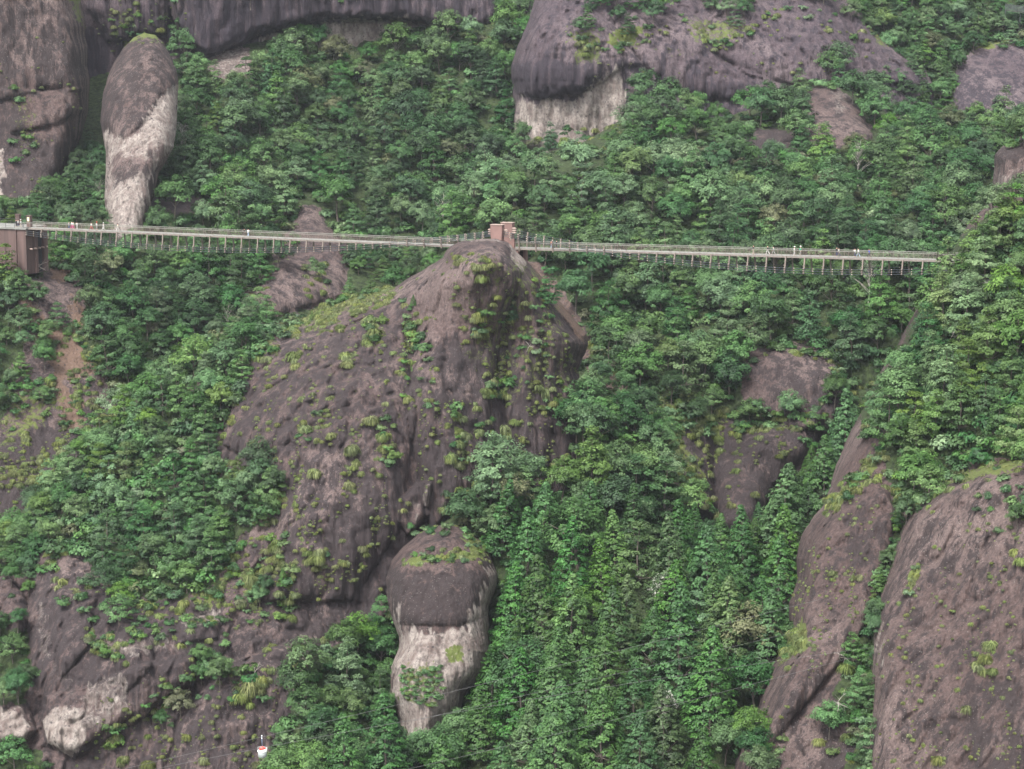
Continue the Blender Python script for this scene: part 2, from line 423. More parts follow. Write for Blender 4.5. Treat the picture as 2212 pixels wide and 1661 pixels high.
# ---- far cliff wall, top left
bw_masks = [
    ('white', [(555, 75), (620, 68), (720, 45), (880, 40), (960, 60), (960, 100), (560, 130)], 5, 8, 0.95),
    ('white', [(450, 125), (535, 95), (560, 150), (470, 190)], 5, 8, 0.62),
    ('dark', [(400, -60), (1100, -60), (1100, 50), (720, 45), (560, 70), (440, 130), (380, 60)], 10, 20, 0.45),
    ('moss', [(0, -60), (110, -60), (60, 20), (0, 30)], 10, 14, 0.7),
    ('moss', [(240, 20), (380, 20), (400, 90), (250, 110)], 10, 30, 0.35),
    ('dark', [(180, 60), (235, 60), (225, 320), (180, 320)], 6, 8, 1.0),  # dark tone painted for shade in the gap beside the column
]
cliff_b, at_cliff_b, _ = surface('cliff', [(100, -120), (1180, -120), (1170, 30), (1080, 90), (1080, 200), (500, 300), (300, 400), (150, 500)],
    [(150, 0, 668), (300, 0, 672), (600, 0, 684), (900, -20, 700), (1100, 0, 712), (300, 300, 662), (600, 150, 688), (900, 120, 702), (200, 450, 650), (100, -100, 668), (1100, -100, 716), (205, 200, 672)],
    M_ROCK_B, curl=(15, 12), step=4, amp=(2.6, 0.5), groove=0.9, seed=11, masks=bw_masks,
    relief=[([(350, -130), (1200, -130), (1110, 22), (1060, 58), (990, 75), (870, 45), (720, 45), (620, 66), (560, 75), (520, 100), (440, 132), (400, 100), (370, 30)], 26, 9),
            ([(190, -130), (340, -130), (370, 10), (360, 80), (230, 90), (190, 20)], 40, 5)])
# ---- rounded rock column, far left
col_l, at_col_l, _ = surface('rock_column', [(-140, -120), (120, -120), (165, -40), (180, 30), (188, 100), (193, 180), (190, 245), (178, 290), (160, 335), (140, 400), (112, 455), (60, 490), (-140, 500)],
    [(0, 0, 616), (160, 0, 622), (0, 250, 606), (120, 250, 610), (0, 450, 590), (-140, 200, 608), (100, 450, 592)],
    M_ROCK_L, curl=(55, 26), step=4, amp=(1.5, 0.5), groove=0.5, seed=13, back=14, kind=None,
    masks=[('dark', [(-140, 40), (60, 0), (50, 300), (-140, 300)], 20, 30, 0.5), ('dark', [(70, 60), (180, 90), (190, 150), (90, 190)], 15, 25, 0.6),
           ('dark', [(-140, 300), (160, 300), (140, 420), (60, 490), (-140, 500)], 15, 30, 0.75), ('white', [(110, 210), (185, 170), (180, 250), (140, 290)], 8, 14, 0.30),
           ('moss', [(15, 190), (60, 190), (100, 300), (50, 330)], 8, 16, 0.4), ('white', [(-20, 320), (8, 320), (10, 470), (-20, 470)], 3, 6, 0.7), ('moss', [(130, -60), (170, -60), (180, 60), (160, 40)], 5, 14, 0.6)],
    relief=[([(-100, -60), (150, -40), (175, 60), (185, 200), (100, 190), (0, 220), (-100, 200)], 50, 3.5), ([(0, 190), (110, 195), (180, 185), (185, 240), (120, 270), (20, 290)], 24, 2.5)])
tag(col_l, 'tall rounded purple-brown rock column at the far left edge behind the bridge', 'rock')
# ---- slender pillar with white foot
egg, at_egg, _ = surface('rock_pillar', [(312, 70), (335, 74), (352, 90), (368, 120), (380, 150), (385, 175), (384, 210), (382, 262), (376, 318), (360, 348), (344, 375), (336, 405), (328, 440), (318, 490), (312, 545), (232, 545), (228, 462), (226, 400), (229, 330), (222, 290), (217, 262), (222, 200), (232, 165), (246, 135), (266, 105), (288, 82)],
    [(300, 80, 602), (300, 250, 582), (250, 400, 570), (300, 480, 562), (380, 200, 588), (220, 300, 582)],
    M_ROCK_L, curl=(55, 13), step=2.5, amp=(0.9, 0.4), groove=0.4, seed=15, back=12, edge=2, kind=None,
    masks=[('dark', [(210, 190), (395, 190), (395, 300), (210, 300)], 20, 15, 0.3), ('dark', [(220, 75), (385, 75), (385, 180), (335, 200), (310, 280), (265, 300), (225, 270)], 12, 10, 0.42),
           ('white', [(350, 195), (392, 178), (392, 330), (350, 345), (325, 400), (320, 520), (220, 520), (220, 290), (236, 283), (262, 298), (300, 285), (322, 250)], 4, 9, 0.68),
           ('white', [(230, 340), (300, 330), (350, 330), (320, 380), (240, 400)], 10, 18, 0.32), ('dark', [(232, 380), (300, 350), (330, 380), (300, 430), (240, 440)], 10, 18, 0.5), ('moss', [(275, 66), (340, 66), (350, 84), (300, 80), (262, 104)], 4, 5, 1.0)],
    relief=[([(312, 66), (352, 84), (390, 160), (382, 190), (345, 205), (318, 262), (265, 302), (222, 270), (212, 240), (225, 170), (262, 100)], 34, 1.7)])
tag(egg, 'slender egg-topped rock pillar with a pale whitish foot beyond the left bridge span', 'rock')
# ---- far cliff, top right
rb_masks = [
    ('white', [(1118, 205), (1160, 218), (1215, 212), (1255, 205), (1290, 165), (1345, 140), (1355, 240), (1300, 310), (1200, 340), (1100, 345)], 5, 8, 0.78),
    ('dark', [(1105, 140), (1180, 130), (1280, 140), (1290, 170), (1250, 205), (1160, 215), (1105, 200)], 8, 8, 0.75),
    ('dark', [(1290, 110), (1380, 130), (1450, 180), (1700, 190), (1900, 170), (2040, 160), (2040, 260), (1300, 300)], 14, 20, 0.42),
    ('white', [(1560, 160), (1640, 150), (1640, 200), (1570, 210)], 10, 14, 0.28),
    ('white', [(1880, 165), (2020, 175), (2030, 240), (1930, 230)], 10, 14, 0.25),
    ('moss', [(1220, 60), (1290, 60), (1300, 130), (1250, 150)], 8, 16, 0.55),
    ('moss', [(1330, 60), (1400, 60), (1370, 100), (1310, 90)], 8, 14, 0.8),
    ('moss', [(1480, 40), (1600, 40), (1610, 60), (1560, 110), (1500, 90)], 8, 14, 0.55),
    ('moss', [(1380, 80), (1460, 100), (1500, 120), (1450, 125), (1390, 100)], 6, 10, 0.35),
    ('moss', [(1860, 40), (1960, 110), (1900, 100)], 5, 8, 0.6),
]
cliff_r, at_cliff_r, _ = surface('cliff', [(1170, -120), (1160, -20), (1150, 20), (1135, 60), (1118, 100), (1105, 150), (1107, 210), (1105, 290), (1112, 330), (1250, 380), (1500, 420), (1800, 400), (2020, 330), (2040, 240), (2028, 190), (2010, 150), (1960, 108), (1900, 60), (1865, 20), (1850, -120)],
    [(1130, 100, 648), (1250, 100, 638), (1250, 250, 640), (1120, 280, 648), (1500, 100, 650), (1500, 250, 645), (1800, 100, 662), (1800, 250, 652), (2000, 200, 668), (1400, 0, 660), (1700, -80, 690), (1200, -80, 668), (1500, 380, 640), (1900, 60, 680)],
    M_ROCK_B, curl=(45, 22), step=3.5, amp=(1.6, 0.6), groove=1.0, seed=17, masks=rb_masks,
    relief=[([(1150, -40), (1300, -40), (1330, 60), (1390, 140), (1340, 150), (1290, 185), (1250, 208), (1160, 215), (1120, 205), (1104, 165), (1115, 90)], 45, 3.8),
            ([(1300, -100), (1480, -100), (1560, 130), (1700, 185), (1680, 215), (1500, 215), (1400, 150), (1330, 60)], 60, 4),
            ([(1480, -100), (1750, -100), (1830, 60), (1850, 150), (1800, 200), (1620, 165), (1540, 110)], 60, 4.5),
            ([(1840, 30), (1880, 40), (1960, 105), (2010, 150), (2030, 190), (1960, 190), (1870, 160)], 30, 5)])
# ---- central massif with the pylon on its summit
W_ = 'white'; K_ = 'dark'; G_ = 'ground'; O_ = 'moss'
flank = [(560, 690), (590, 730), (530, 780), (520, 850), (480, 900), (440, 930), (440, 1000), (500, 1030), (610, 1030), (600, 1080), (520, 1160), (470, 1260), (400, 1290), (330, 1300), (230, 1240), (170, 1190), (70, 1190), (-150, 1270), (-150, 1150), (0, 1170), (100, 1060), (250, 890), (330, 830), (400, 765), (470, 715)]
massif_masks = [
    (G_, flank, 4, 14, 0.9),
    (G_, [(385, 850), (425, 800), (440, 850), (410, 900), (390, 920)], 4, 6, 0.0),
    (O_, [(590, 700), (660, 686), (720, 650), (800, 625), (855, 615), (860, 640), (790, 660), (720, 690), (600, 730)], 5, 12, 0.5),
    (O_, [(975, 540), (1050, 535), (1060, 590), (1030, 600), (1000, 560)], 6, 18, 0.3),
    (O_, [(600, 730), (800, 690), (930, 700), (920, 900), (700, 1000), (560, 900), (520, 820)], 30, 30, 0.27),
    (O_, [(1050, 560), (1170, 560), (1220, 650), (1240, 800), (1180, 880), (1060, 860), (1000, 760)], 20, 24, 0.42),
    (K_, [(540, 740), (800, 690), (900, 760), (930, 900), (900, 1100), (860, 1290), (700, 1500), (500, 1400), (620, 1080), (460, 960), (520, 800)], 30, 30, 0.35),
    (K_, [(905, 640), (960, 570), (1040, 600), (1060, 700), (1040, 740), (940, 750), (900, 700)], 14, 16, -0.8), (K_, [(930, 740), (1060, 730), (1180, 760), (1250, 860), (1270, 1100), (1100, 1060), (900, 1200), (880, 900)], 24, 30, 0.62),
    (K_, [(640, 1040), (870, 1120), (840, 1330), (720, 1420), (600, 1300)], 30, 30, 0.62),
    (K_, [(1090, 550), (1160, 570), (1230, 680), (1260, 770), (1210, 800), (1120, 640)], 10, 12, 0.4),
    ('earth', [(1140, 560), (1175, 580), (1230, 660), (1272, 725), (1262, 745), (1215, 690), (1160, 600)], 8, 8, 0.62),
    (W_, [(1098, 522), (1118, 535), (1137, 568), (1128, 585), (1108, 560)], 2, 2, 1.0),
    (W_, [(1010, 514), (1080, 514), (1085, 522), (1010, 524)], 2, 3, 0.55),
    (W_, [(890, 1080), (925, 1050), (930, 1090), (895, 1150), (882, 1140)], 5, 10, 0.5),
    (K_, [(70, 1230), (480, 1310), (500, 1400), (300, 1500), (60, 1480)], 20, 20, 0.6), (K_, [(300, 1560), (480, 1400), (640, 1360), (720, 1450), (640, 1900), (100, 1900), (150, 1660)], 20, 30, 0.5),
    (W_, [(385, 1325), (475, 1318), (480, 1345), (390, 1365)], 4, 10, 0.55),
    (W_, [(190, 1390), (340, 1370), (400, 1385), (330, 1410), (240, 1420)], 6, 14, 0.5),
    (W_, [(80, 1290), (110, 1330), (105, 1420), (75, 1430)], 5, 10, 0.42),
    (W_, [(90, 1555), (130, 1520), (185, 1535), (190, 1600), (150, 1636), (105, 1610)], 4, 5, 0.95),
    (W_, [(170, 1490), (260, 1450), (290, 1470), (270, 1540), (210, 1590), (175, 1560)], 5, 10, 0.5),
    (W_, [(-20, 1530), (40, 1530), (70, 1560), (50, 1600), (-20, 1605)], 4, 6, 0.75),
    (W_, [(110, 1440), (160, 1440), (170, 1520), (110, 1510)], 5, 12, 0.36),
    (O_, [(100, 1180), (155, 1185), (170, 1200), (90, 1205)], 4, 5, 0.8),
    (O_, [(400, 1080), (640, 1100), (620, 1230), (480, 1320), (380, 1290)], 20, 24, 0.3),
    (O_, [(200, 1180), (460, 1220), (470, 1310), (240, 1260)], 10, 24, 0.6),
    (G_, [(-60, 1350), (50, 1360), (75, 1450), (50, 1520), (-60, 1520)], 5, 10, 0.9),
    (G_, [(-60, 1610), (90, 1620), (110, 1700), (-60, 1800)], 5, 8, 0.95),
]
buttress = [(62, 1230), (85, 1190), (125, 1180), (160, 1195), (220, 1260), (330, 1320), (460, 1340), (500, 1390), (430, 1470), (350, 1520), (300, 1560), (215, 1610), (165, 1640), (100, 1610), (88, 1560), (100, 1520), (70, 1460), (60, 1330)]
massif, at_massif, _ = surface('cliff', [(962, 546), (975, 532), (1000, 522), (1035, 516), (1072, 516), (1095, 523), (1112, 540), (1132, 562), (1165, 592), (1200, 640), (1240, 690), (1268, 720), (1272, 745), (1258, 775), (1248, 800), (1262, 840), (1300, 900), (1330, 1000), (1340, 1200), (1280, 1500), (1250, 1900), (-200, 1900), (-200, 1300), (-100, 1220), (0, 1172), (60, 1095), (150, 1010), (250, 900), (330, 832), (400, 770), (470, 722), (540, 700), (600, 706), (660, 692), (720, 656), (800, 633), (850, 621), (880, 602), (930, 572), (958, 556)],
    [(1040, 520, 453), (962, 552, 459), (1112, 545, 457), (1040, 600, 457), (850, 630, 472), (600, 715, 478), (400, 780, 482), (200, 1000, 474), (0, 1180, 466), (1000, 700, 461), (700, 800, 462), (1240, 760, 468), (1260, 1000, 466), (1000, 1000, 452), (600, 1000, 450), (800, 1300, 440),
     (600, 1500, 427), (900, 1500, 438), (300, 1400, 431), (0, 1500, 433), (300, 1661, 420), (-150, 1800, 416), (700, 1850, 418), (1300, 1300, 458), (1200, 1700, 440), (200, 1200, 450), (400, 1000, 462), (900, 800, 457), (400, 900, 470)],
    M_ROCK, curl=(60, 24), step=3.0, amp=(1.5, 0.5), groove=0.9, seed=23, back=6, masks=massif_masks,
    relief=[(buttress, 60, 3.5), ([(90, 1500), (200, 1480), (280, 1440), (430, 1400), (420, 1470), (320, 1530), (200, 1600), (150, 1632), (95, 1600)], 24, 2),
            ([(-100, 1220), (20, 1235), (55, 1290), (60, 1340), (45, 1380), (-100, 1380)], 30, 5), ([(-100, 1500), (60, 1510), (80, 1580), (55, 1605), (-100, 1610)], 24, 5),
            ([(120, 1260), (210, 1290), (190, 1400), (130, 1470), (110, 1380)], 24, 2.5), ([(255, 1340), (335, 1360), (330, 1440), (270, 1500), (240, 1420)], 24, 2.2), ([(380, 1330), (480, 1330), (470, 1380), (390, 1390)], 14, 1.6),
            ([(380, 1560), (480, 1440), (620, 1380), (720, 1440), (640, 1661), (600, 1900), (360, 1900)], 60, 5),
            ([(540, 720), (780, 660), (870, 700), (900, 900), (860, 1150), (760, 1300), (560, 1300), (620, 1050), (480, 960)], 120, 5),
            ([(930, 590), (1060, 530), (1130, 580), (1080, 720), (1060, 900), (1080, 1060), (930, 1150), (880, 900), (900, 700)], 70, 5),
            ([(1100, 720), (1200, 700), (1270, 740), (1255, 900), (1300, 1050), (1150, 1080), (1090, 900)], 60, 4),
            ([(860, 1080), (900, 1040), (935, 1040), (925, 1120), (880, 1160), (862, 1130)], 20, 3)])
# ---- free pillar, lower middle
pil, at_pil, _ = surface('rock_pillar', [(834, 1250), (845, 1212), (872, 1178), (905, 1152), (935, 1138), (965, 1130), (1000, 1138), (1036, 1165), (1060, 1198), (1076, 1240), (1070, 1275), (1057, 1310), (1056, 1370), (1059, 1410), (1050, 1450), (1035, 1475), (1005, 1500), (990, 1540), (962, 1580), (950, 1700), (870, 1700), (862, 1560), (840, 1500), (845, 1440), (862, 1400), (862, 1375), (850, 1345), (836, 1300)],
    [(950, 1140, 430), (950, 1300, 418), (840, 1250, 424), (1070, 1250, 424), (950, 1450, 412), (900, 1600, 408), (950, 1700, 412)],
    M_ROCK_L, curl=(60, 12), step=2.5, amp=(0.9, 0.45), groove=0.4, seed=29, back=13, edge=3, kind=None,
    masks=[(K_, [(834, 1230), (900, 1240), (1020, 1230), (1080, 1240), (1060, 1330), (1000, 1350), (850, 1350)], 12, 12, 0.95),
           (K_, [(1040, 1200), (1080, 1200), (1080, 1300), (1050, 1400)], 6, 10, 0.2),
           (W_, [(860, 1300), (866, 1345), (900, 1352), (960, 1365), (1000, 1345), (1030, 1310), (1045, 1240), (1090, 1190), (1090, 1720), (830, 1720), (838, 1345)], 6, 13, 0.66), (K_, [(960, 1380), (1010, 1370), (1020, 1500), (980, 1520)], 8, 14, 0.4), ('earth', [(860, 1400), (890, 1400), (900, 1500), (860, 1480)], 6, 14, 0.35),
           
           (O_, [(860, 1215), (900, 1200), (960, 1195), (1020, 1185), (1030, 1210), (960, 1215), (900, 1222)], 5, 8, 0.7),
           (O_, [(1000, 1140), (1040, 1170), (1050, 1210), (1010, 1200)], 5, 10, 0.8),
           (O_, [(870, 1440), (940, 1430), (960, 1470), (950, 1520), (900, 1540), (860, 1500)], 10, 18, 0.5),
           (O_, [(960, 1390), (1000, 1390), (1000, 1430), (970, 1430)], 5, 8, 0.7)],
    relief=[([(834, 1245), (872, 1175), (965, 1125), (1040, 1165), (1080, 1240), (1050, 1330), (990, 1352), (860, 1350), (836, 1300)], 36, 1.3)])
tag(pil, 'bulbous dark-capped rock pillar with pale lower half standing in front of the central cliff', 'rock')
# ---- valley floor slope, lower middle
slope_c, at_slope_c, _ = surface('hillside', [(1235, 870), (1300, 830), (1400, 900), (1455, 1000), (1490, 1100), (1560, 1190), (1640, 1110), (1740, 1020), (1860, 930), (2050, 900), (2150, 1900), (560, 1900), (615, 1640), (640, 1460), (720, 1395), (820, 1340), (870, 1210), (960, 1120), (1060, 1050), (1140, 1080), (1250, 1075)],
    [(1300, 850, 466), (1060, 1060, 444), (1250, 1000, 452), (1200, 1200, 436), (1000, 1130, 440), (950, 1350, 442), (930, 1540, 426), (870, 1640, 404), (700, 1430, 418), (1500, 1300, 428), (1700, 1000, 460), (1700, 1300, 428), (1500, 1600, 394), (1200, 1600, 396), (700, 1640, 400), (1450, 1000, 462), (1560, 1150, 458), (2000, 900, 470), (2000, 1300, 430), (1300, 1850, 370), (700, 1850, 382), (2000, 1800, 385), (1200, 1400, 415)],
    M_ROCK, curl=(22, 14), step=6, amp=(1.4, 0.5), groove=0.0, seed=31, default='ground',
    masks=[(G_, [(1430, 980), (1530, 1040), (1560, 1150), (1480, 1110)], 5, 10, 0.0), ('earth', [(1440, 1010), (1500, 1040), (1530, 1120), (1480, 1100)], 5, 16, 0.7),
           ('earth', [(640, 1500), (720, 1480), (740, 1560), (660, 1600)], 10, 20, 0.4)])
# ---- near cliff on the right, wooded above
slab2 = [(2520, 985), (2300, 985), (2200, 995), (2120, 1010), (2050, 1040), (1985, 1090), (1955, 1120), (1930, 1200), (1905, 1280), (1890, 1330), (1884, 1400), (1884, 1560), (1875, 1661), (1860, 1920), (2520, 1920)]
right_masks = [
    (G_, [(2050, 520), (2600, 200), (2600, 1020), (2212, 1000), (2130, 985), (2050, 1030), (1990, 1080), (1940, 1110), (1920, 1060), (1900, 960), (1860, 930), (1855, 870), (1925, 790), (1970, 700), (2000, 630)], 4, 12, 0.95),
    (G_, [(2010, 660), (2045, 650), (2060, 700), (2020, 720)], 4, 6, 0.0),
    (G_, [(1945, 1100), (1915, 1230), (1885, 1330), (1840, 1400), (1800, 1500), (1860, 1600), (1800, 1700), (1880, 1700), (1884, 1400), (1900, 1300), (1950, 1140)], 5, 8, 0.85),
    (O_, [(1790, 1080), (1860, 1020), (1880, 960), (1900, 1000), (1860, 1050), (1800, 1110)], 6, 10, 0.75),
    (O_, [(1700, 1370), (1740, 1340), (1745, 1400), (1680, 1440)], 6, 10, 0.8),
    (O_, [(2030, 1060), (2100, 1010), (2212, 985), (2212, 1010), (2100, 1040)], 6, 12, 0.7),
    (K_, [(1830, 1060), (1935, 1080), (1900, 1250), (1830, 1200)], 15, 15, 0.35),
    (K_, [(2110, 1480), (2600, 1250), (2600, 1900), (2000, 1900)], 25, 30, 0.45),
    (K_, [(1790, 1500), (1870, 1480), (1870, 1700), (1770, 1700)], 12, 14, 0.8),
    (W_, [(1886, 1330), (1905, 1330), (1915, 1440), (1890, 1490)], 4, 10, 0.5),
    (O_, [(1960, 1240), (1985, 1210), (1990, 1230), (1965, 1285)], 3, 4, 0.9),
]
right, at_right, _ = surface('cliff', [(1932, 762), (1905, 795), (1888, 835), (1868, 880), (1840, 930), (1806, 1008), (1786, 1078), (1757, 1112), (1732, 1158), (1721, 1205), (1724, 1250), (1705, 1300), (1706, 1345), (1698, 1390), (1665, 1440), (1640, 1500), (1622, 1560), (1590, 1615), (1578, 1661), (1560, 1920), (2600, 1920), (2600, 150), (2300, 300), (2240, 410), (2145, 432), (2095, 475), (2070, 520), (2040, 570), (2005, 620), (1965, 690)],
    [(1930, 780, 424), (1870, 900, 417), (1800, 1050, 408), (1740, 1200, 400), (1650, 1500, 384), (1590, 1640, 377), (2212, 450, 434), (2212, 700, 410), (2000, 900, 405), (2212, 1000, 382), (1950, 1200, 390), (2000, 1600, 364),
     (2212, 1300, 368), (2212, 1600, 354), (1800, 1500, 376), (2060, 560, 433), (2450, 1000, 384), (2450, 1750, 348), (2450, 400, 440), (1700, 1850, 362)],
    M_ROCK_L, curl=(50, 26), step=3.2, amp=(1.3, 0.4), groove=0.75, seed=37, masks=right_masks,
    relief=[(slab2, 55, 12), ([(1870, 1010), (1920, 1060), (1935, 1120), (1900, 1280), (1850, 1390), (1760, 1500), (1640, 1640), (1700, 1400), (1730, 1250), (1760, 1130)], 45, 4),
            ([(1735, 1165), (1785, 1085), (1800, 1100), (1770, 1180), (1735, 1262), (1722, 1230)], 14, -2.5)])
# ---- rock knob, right edge above the bridge
knob, at_knob, _ = surface('rock_outcrop', [(2150, 335), (2168, 316), (2200, 306), (2240, 270), (2330, 240), (2450, 260), (2460, 520), (2220, 500), (2160, 470), (2142, 430), (2145, 380)],
    [(2200, 350, 446), (2300, 300, 448), (2300, 480, 440), (2160, 450, 446), (2440, 400, 450)],
    M_ROCK_L, curl=(40, 14), step=3, amp=(0.8, 0.5), groove=0.6, seed=41, back=12, kind=None,
    masks=[(W_, [(2140, 370), (2230, 350), (2230, 480), (2140, 480)], 8, 12, 0.42), (K_, [(2150, 300), (2230, 280), (2230, 350), (2150, 350)], 8, 8, 0.6)])
tag(knob, 'grey furrowed rock outcrop at the right edge above the wooded near hill', 'rock')
# lowest ground, closes the valley beyond every surface
gv = np.array([(-610, -20, 20), (610, -20, 20), (610, 850, 20), (-610, 850, 20)], float)
gnd = bpy.data.objects.new('ground', mesh_np('ground', gv, np.array([[0, 1, 2, 3]]), M_ROCK)); COL.objects.link(gnd); gnd['kind'] = 'structure'
at_ = gnd.data.attributes.new('ground', 'FLOAT', 'POINT'); at_.data.foreach_set('value', np.ones(4, np.float32))
# ------------------------------------------------------------ air between the ridges
hz = bpy.data.meshes.new('haze')
hx, hy0, hy1, hz0, hz1 = 620.0, -30.0, 860.0, 15.0, 330.0
hz.from_pydata([(-hx, hy0, hz0), (hx, hy0, hz0), (hx, hy1, hz0), (-hx, hy1, hz0), (-hx, hy0, hz1), (hx, hy0, hz1), (hx, hy1, hz1), (-hx, hy1, hz1)], [],
               [(3, 2, 1, 0), (4, 5, 6, 7), (0, 1, 5, 4), (1, 2, 6, 5), (2, 3, 7, 6), (3, 0, 4, 7)])
hzo = bpy.data.objects.new('haze', hz); COL.objects.link(hzo); hzo['kind'] = 'stuff'
hm = bpy.data.materials.new('haze'); hm.use_nodes = True
hn = hm.node_tree.nodes; hn.clear()
ho = hn.new('ShaderNodeOutputMaterial'); hv = hn.new('ShaderNodeVolumePrincipled')
hv.inputs['Color'].default_value = (0.82, 0.88, 1.0, 1); hv.inputs['Density'].default_value = 0.00005; hv.inputs['Anisotropy'].default_value = 0.2
hm.node_tree.links.new(hv.outputs['Volume'], ho.inputs['Volume'])
hz.materials.append(hm)

# ------------------------------------------------------------ foliage materials
def leaf_material(name, dark, light, var=0.09, trans=0.15):
    m, nt, n, l, b = new_mat(name)
    a = n.new('ShaderNodeAttribute'); a.attribute_name = 'cv'
    oi = n.new('ShaderNodeObjectInfo')
    tc = n.new('ShaderNodeTexCoord')
    no = noise_n(n, l, tc.outputs['Object'], 0.5, 3)
    f = mathn(n, l, 'ADD', a.outputs['Fac'], mathn(n, l, 'MULTIPLY', mathn(n, l, 'SUBTRACT', no, 0.5), 0.6))
    col = mix(n, l, f, dark, light)
    hsv = n.new('ShaderNodeHueSaturation')
    l.new(rangen(n, l, oi.outputs['Random'], 0, 1, 0.5 - 0.022, 0.5 + 0.018), hsv.inputs['Hue'])
    r2 = mathn(n, l, 'FRACT', mathn(n, l, 'MULTIPLY', oi.outputs['Random'], 37.7), 0)
    l.new(rangen(n, l, r2, 0, 1, 1 - 3.4 * var, 1 + 3.0 * var), hsv.inputs['Value'])
    r3 = mathn(n, l, 'FRACT', mathn(n, l, 'MULTIPLY', oi.outputs['Random'], 91.3), 0)
    l.new(rangen(n, l, r3, 0, 1, 0.78, 1.08), hsv.inputs['Saturation'])
    l.new(col, hsv.inputs['Color'])
    l.new(hsv.outputs['Color'], b.inputs['Base Color'])
    b.inputs['Roughness'].default_value = 0.5
    b.inputs['Specular IOR Level'].default_value = 0.2
    tr = n.new('ShaderNodeBsdfTranslucent'); l.new(hsv.outputs['Color'], tr.inputs['Color'])
    ms = n.new('ShaderNodeMixShader'); ms.inputs['Fac'].default_value = trans
    l.new(b.outputs['BSDF'], ms.inputs[1]); l.new(tr.outputs['BSDF'], ms.inputs[2])
    l.new(ms.outputs['Shader'], n['Material Output'].inputs['Surface'])
    return m
TINT = {
    'deep green': leaf_material('deep_green_leaves', (0.012, 0.036, 0.013), (0.06, 0.14, 0.045)),
    'mid green': leaf_material('mid_green_leaves', (0.018, 0.052, 0.015), (0.1, 0.205, 0.06)),
    'pale grey-green': leaf_material('pale_green_leaves', (0.032, 0.075, 0.03), (0.14, 0.24, 0.10)),
    'fresh yellow-green': leaf_material('yellow_green_leaves', (0.028, 0.07, 0.013), (0.125, 0.225, 0.05)),
    'olive-brown': leaf_material('olive_brown_leaves', (0.045, 0.06, 0.025), (0.135, 0.155, 0.075)),
    'rusty': leaf_material('rusty_leaves', (0.12, 0.06, 0.03), (0.25, 0.13, 0.06)),
    'grey-white': leaf_material('grey_flower_leaves', (0.09, 0.10, 0.08), (0.34, 0.34, 0.29)),
}
M_CEDAR = leaf_material('cedar_needles', (0.009, 0.034, 0.009), (0.068, 0.165, 0.038))
M_CEDAR2 = leaf_material('bright_cedar_needles', (0.016, 0.052, 0.011), (0.095, 0.205, 0.042))
M_GRASS = leaf_material('cliff_grass_blades', (0.05, 0.07, 0.018), (0.2, 0.24, 0.085), trans=0.3)
M_BARK = plain('bark', (0.12, 0.10, 0.085), 0.9, var=0.3, scale=3)
M_BARKP = plain('pale_bark', (0.34, 0.31, 0.28), 0.9, var=0.25, scale=3)

# ------------------------------------------------------------ plant meshes
def quads(C, N, size, aspect=1.5, cv=None, up=None):
    """leaf sprays: one bent-free quad per centre"""
    n = len(C)
    N = N / np.maximum(np.linalg.norm(N, axis=1, keepdims=True), 1e-9)
    r = rng.normal(size=(n, 3))
    T = np.cross(N, r); T /= np.maximum(np.linalg.norm(T, axis=1, keepdims=True), 1e-9)
    B = np.cross(N, T)
    s = (np.asarray(size) * rng.uniform(0.65, 1.3, n))[:, None]
    T = T * s * aspect * 0.5; B = B * s * 0.5
    V = np.stack([C - T, C - B * 0.8 + T * 0.1, C + T, C + B * 0.8 + T * 0.1], 1).reshape(-1, 3)
    F = np.arange(4 * n).reshape(-1, 4)
    return V, F, np.repeat(cv if cv is not None else rng.uniform(0, 1, n), 4)
def clumpcloud(cl, per, size, flat=0.7, upb=0.55, jit=0.34, low=-0.35, ctr=None):
    if ctr is None: ctr = (0, 0, 0.45 * max(c[2] for c in cl))
    """cl: array of (x,y,z,r). Leaves lie on the outer upper shell of each clump"""
    Cs, Ns, cv = [], [], []
    for (x, y, z, r) in cl:
        k = max(6, int(per * (r ** 1.3)))
        d = rng.normal(size=(k * 2, 3)); d /= np.linalg.norm(d, axis=1, keepdims=True)
        d = d[d[:, 2] > low][:k]
        rad = r * rng.uniform(0.62, 1.08, len(d))[:, None]
        P = d * rad * np.array([1, 1, flat]) + np.array([x, y, z])
        cd = P * np.array([1, 1, 0]) if ctr == 'axis' else P - np.array(ctr)
        if ctr == 'axis': cd[:, 2] = 0.55 * np.linalg.norm(cd, axis=1)
        cd /= np.maximum(np.linalg.norm(cd, axis=1, keepdims=True), 1e-6)
        N = 0.45 * d + 1.0 * cd + np.array([0, 0, upb]) + rng.normal(size=d.shape) * jit
        base = rng.uniform(0.2, 0.75)
        Cs.append(P); Ns.append(N); cv.append(np.clip(base + 0.35 * d[:, 2] * 0 + rng.normal(size=len(d)) * 0.12, 0, 1))
    return quads(np.vstack(Cs), np.vstack(Ns), size, cv=np.concatenate(cv))
def tube(path, r0, r1, k=5):
    path = np.array(path, float); n = len(path)
    V, F = [], []
    for i in range(n):
        t = path[min(i + 1, n - 1)] - path[max(i - 1, 0)]; t /= max(np.linalg.norm(t), 1e-9)
        a = np.cross(t, [0.31, 0.95, 0.05]); a /= max(np.linalg.norm(a), 1e-9); b = np.cross(t, a)
        r = r0 + (r1 - r0) * i / (n - 1)
        for j in range(k):
            an = 2 * math.pi * j / k
            V.append(path[i] + (a * math.cos(an) + b * math.sin(an)) * r)
    for i in range(n - 1):
        for j in range(k):
            F.append((i * k + j, i * k + (j + 1) % k, (i + 1) * k + (j + 1) % k, (i + 1) * k + j))
    return np.array(V), np.array(F)
def merge(parts):
    V, F, o = [], [], 0
    for p in parts:
        V.append(p[0]); F.append(p[1] + o); o += len(p[0])
    return np.vstack(V), np.vstack(F)
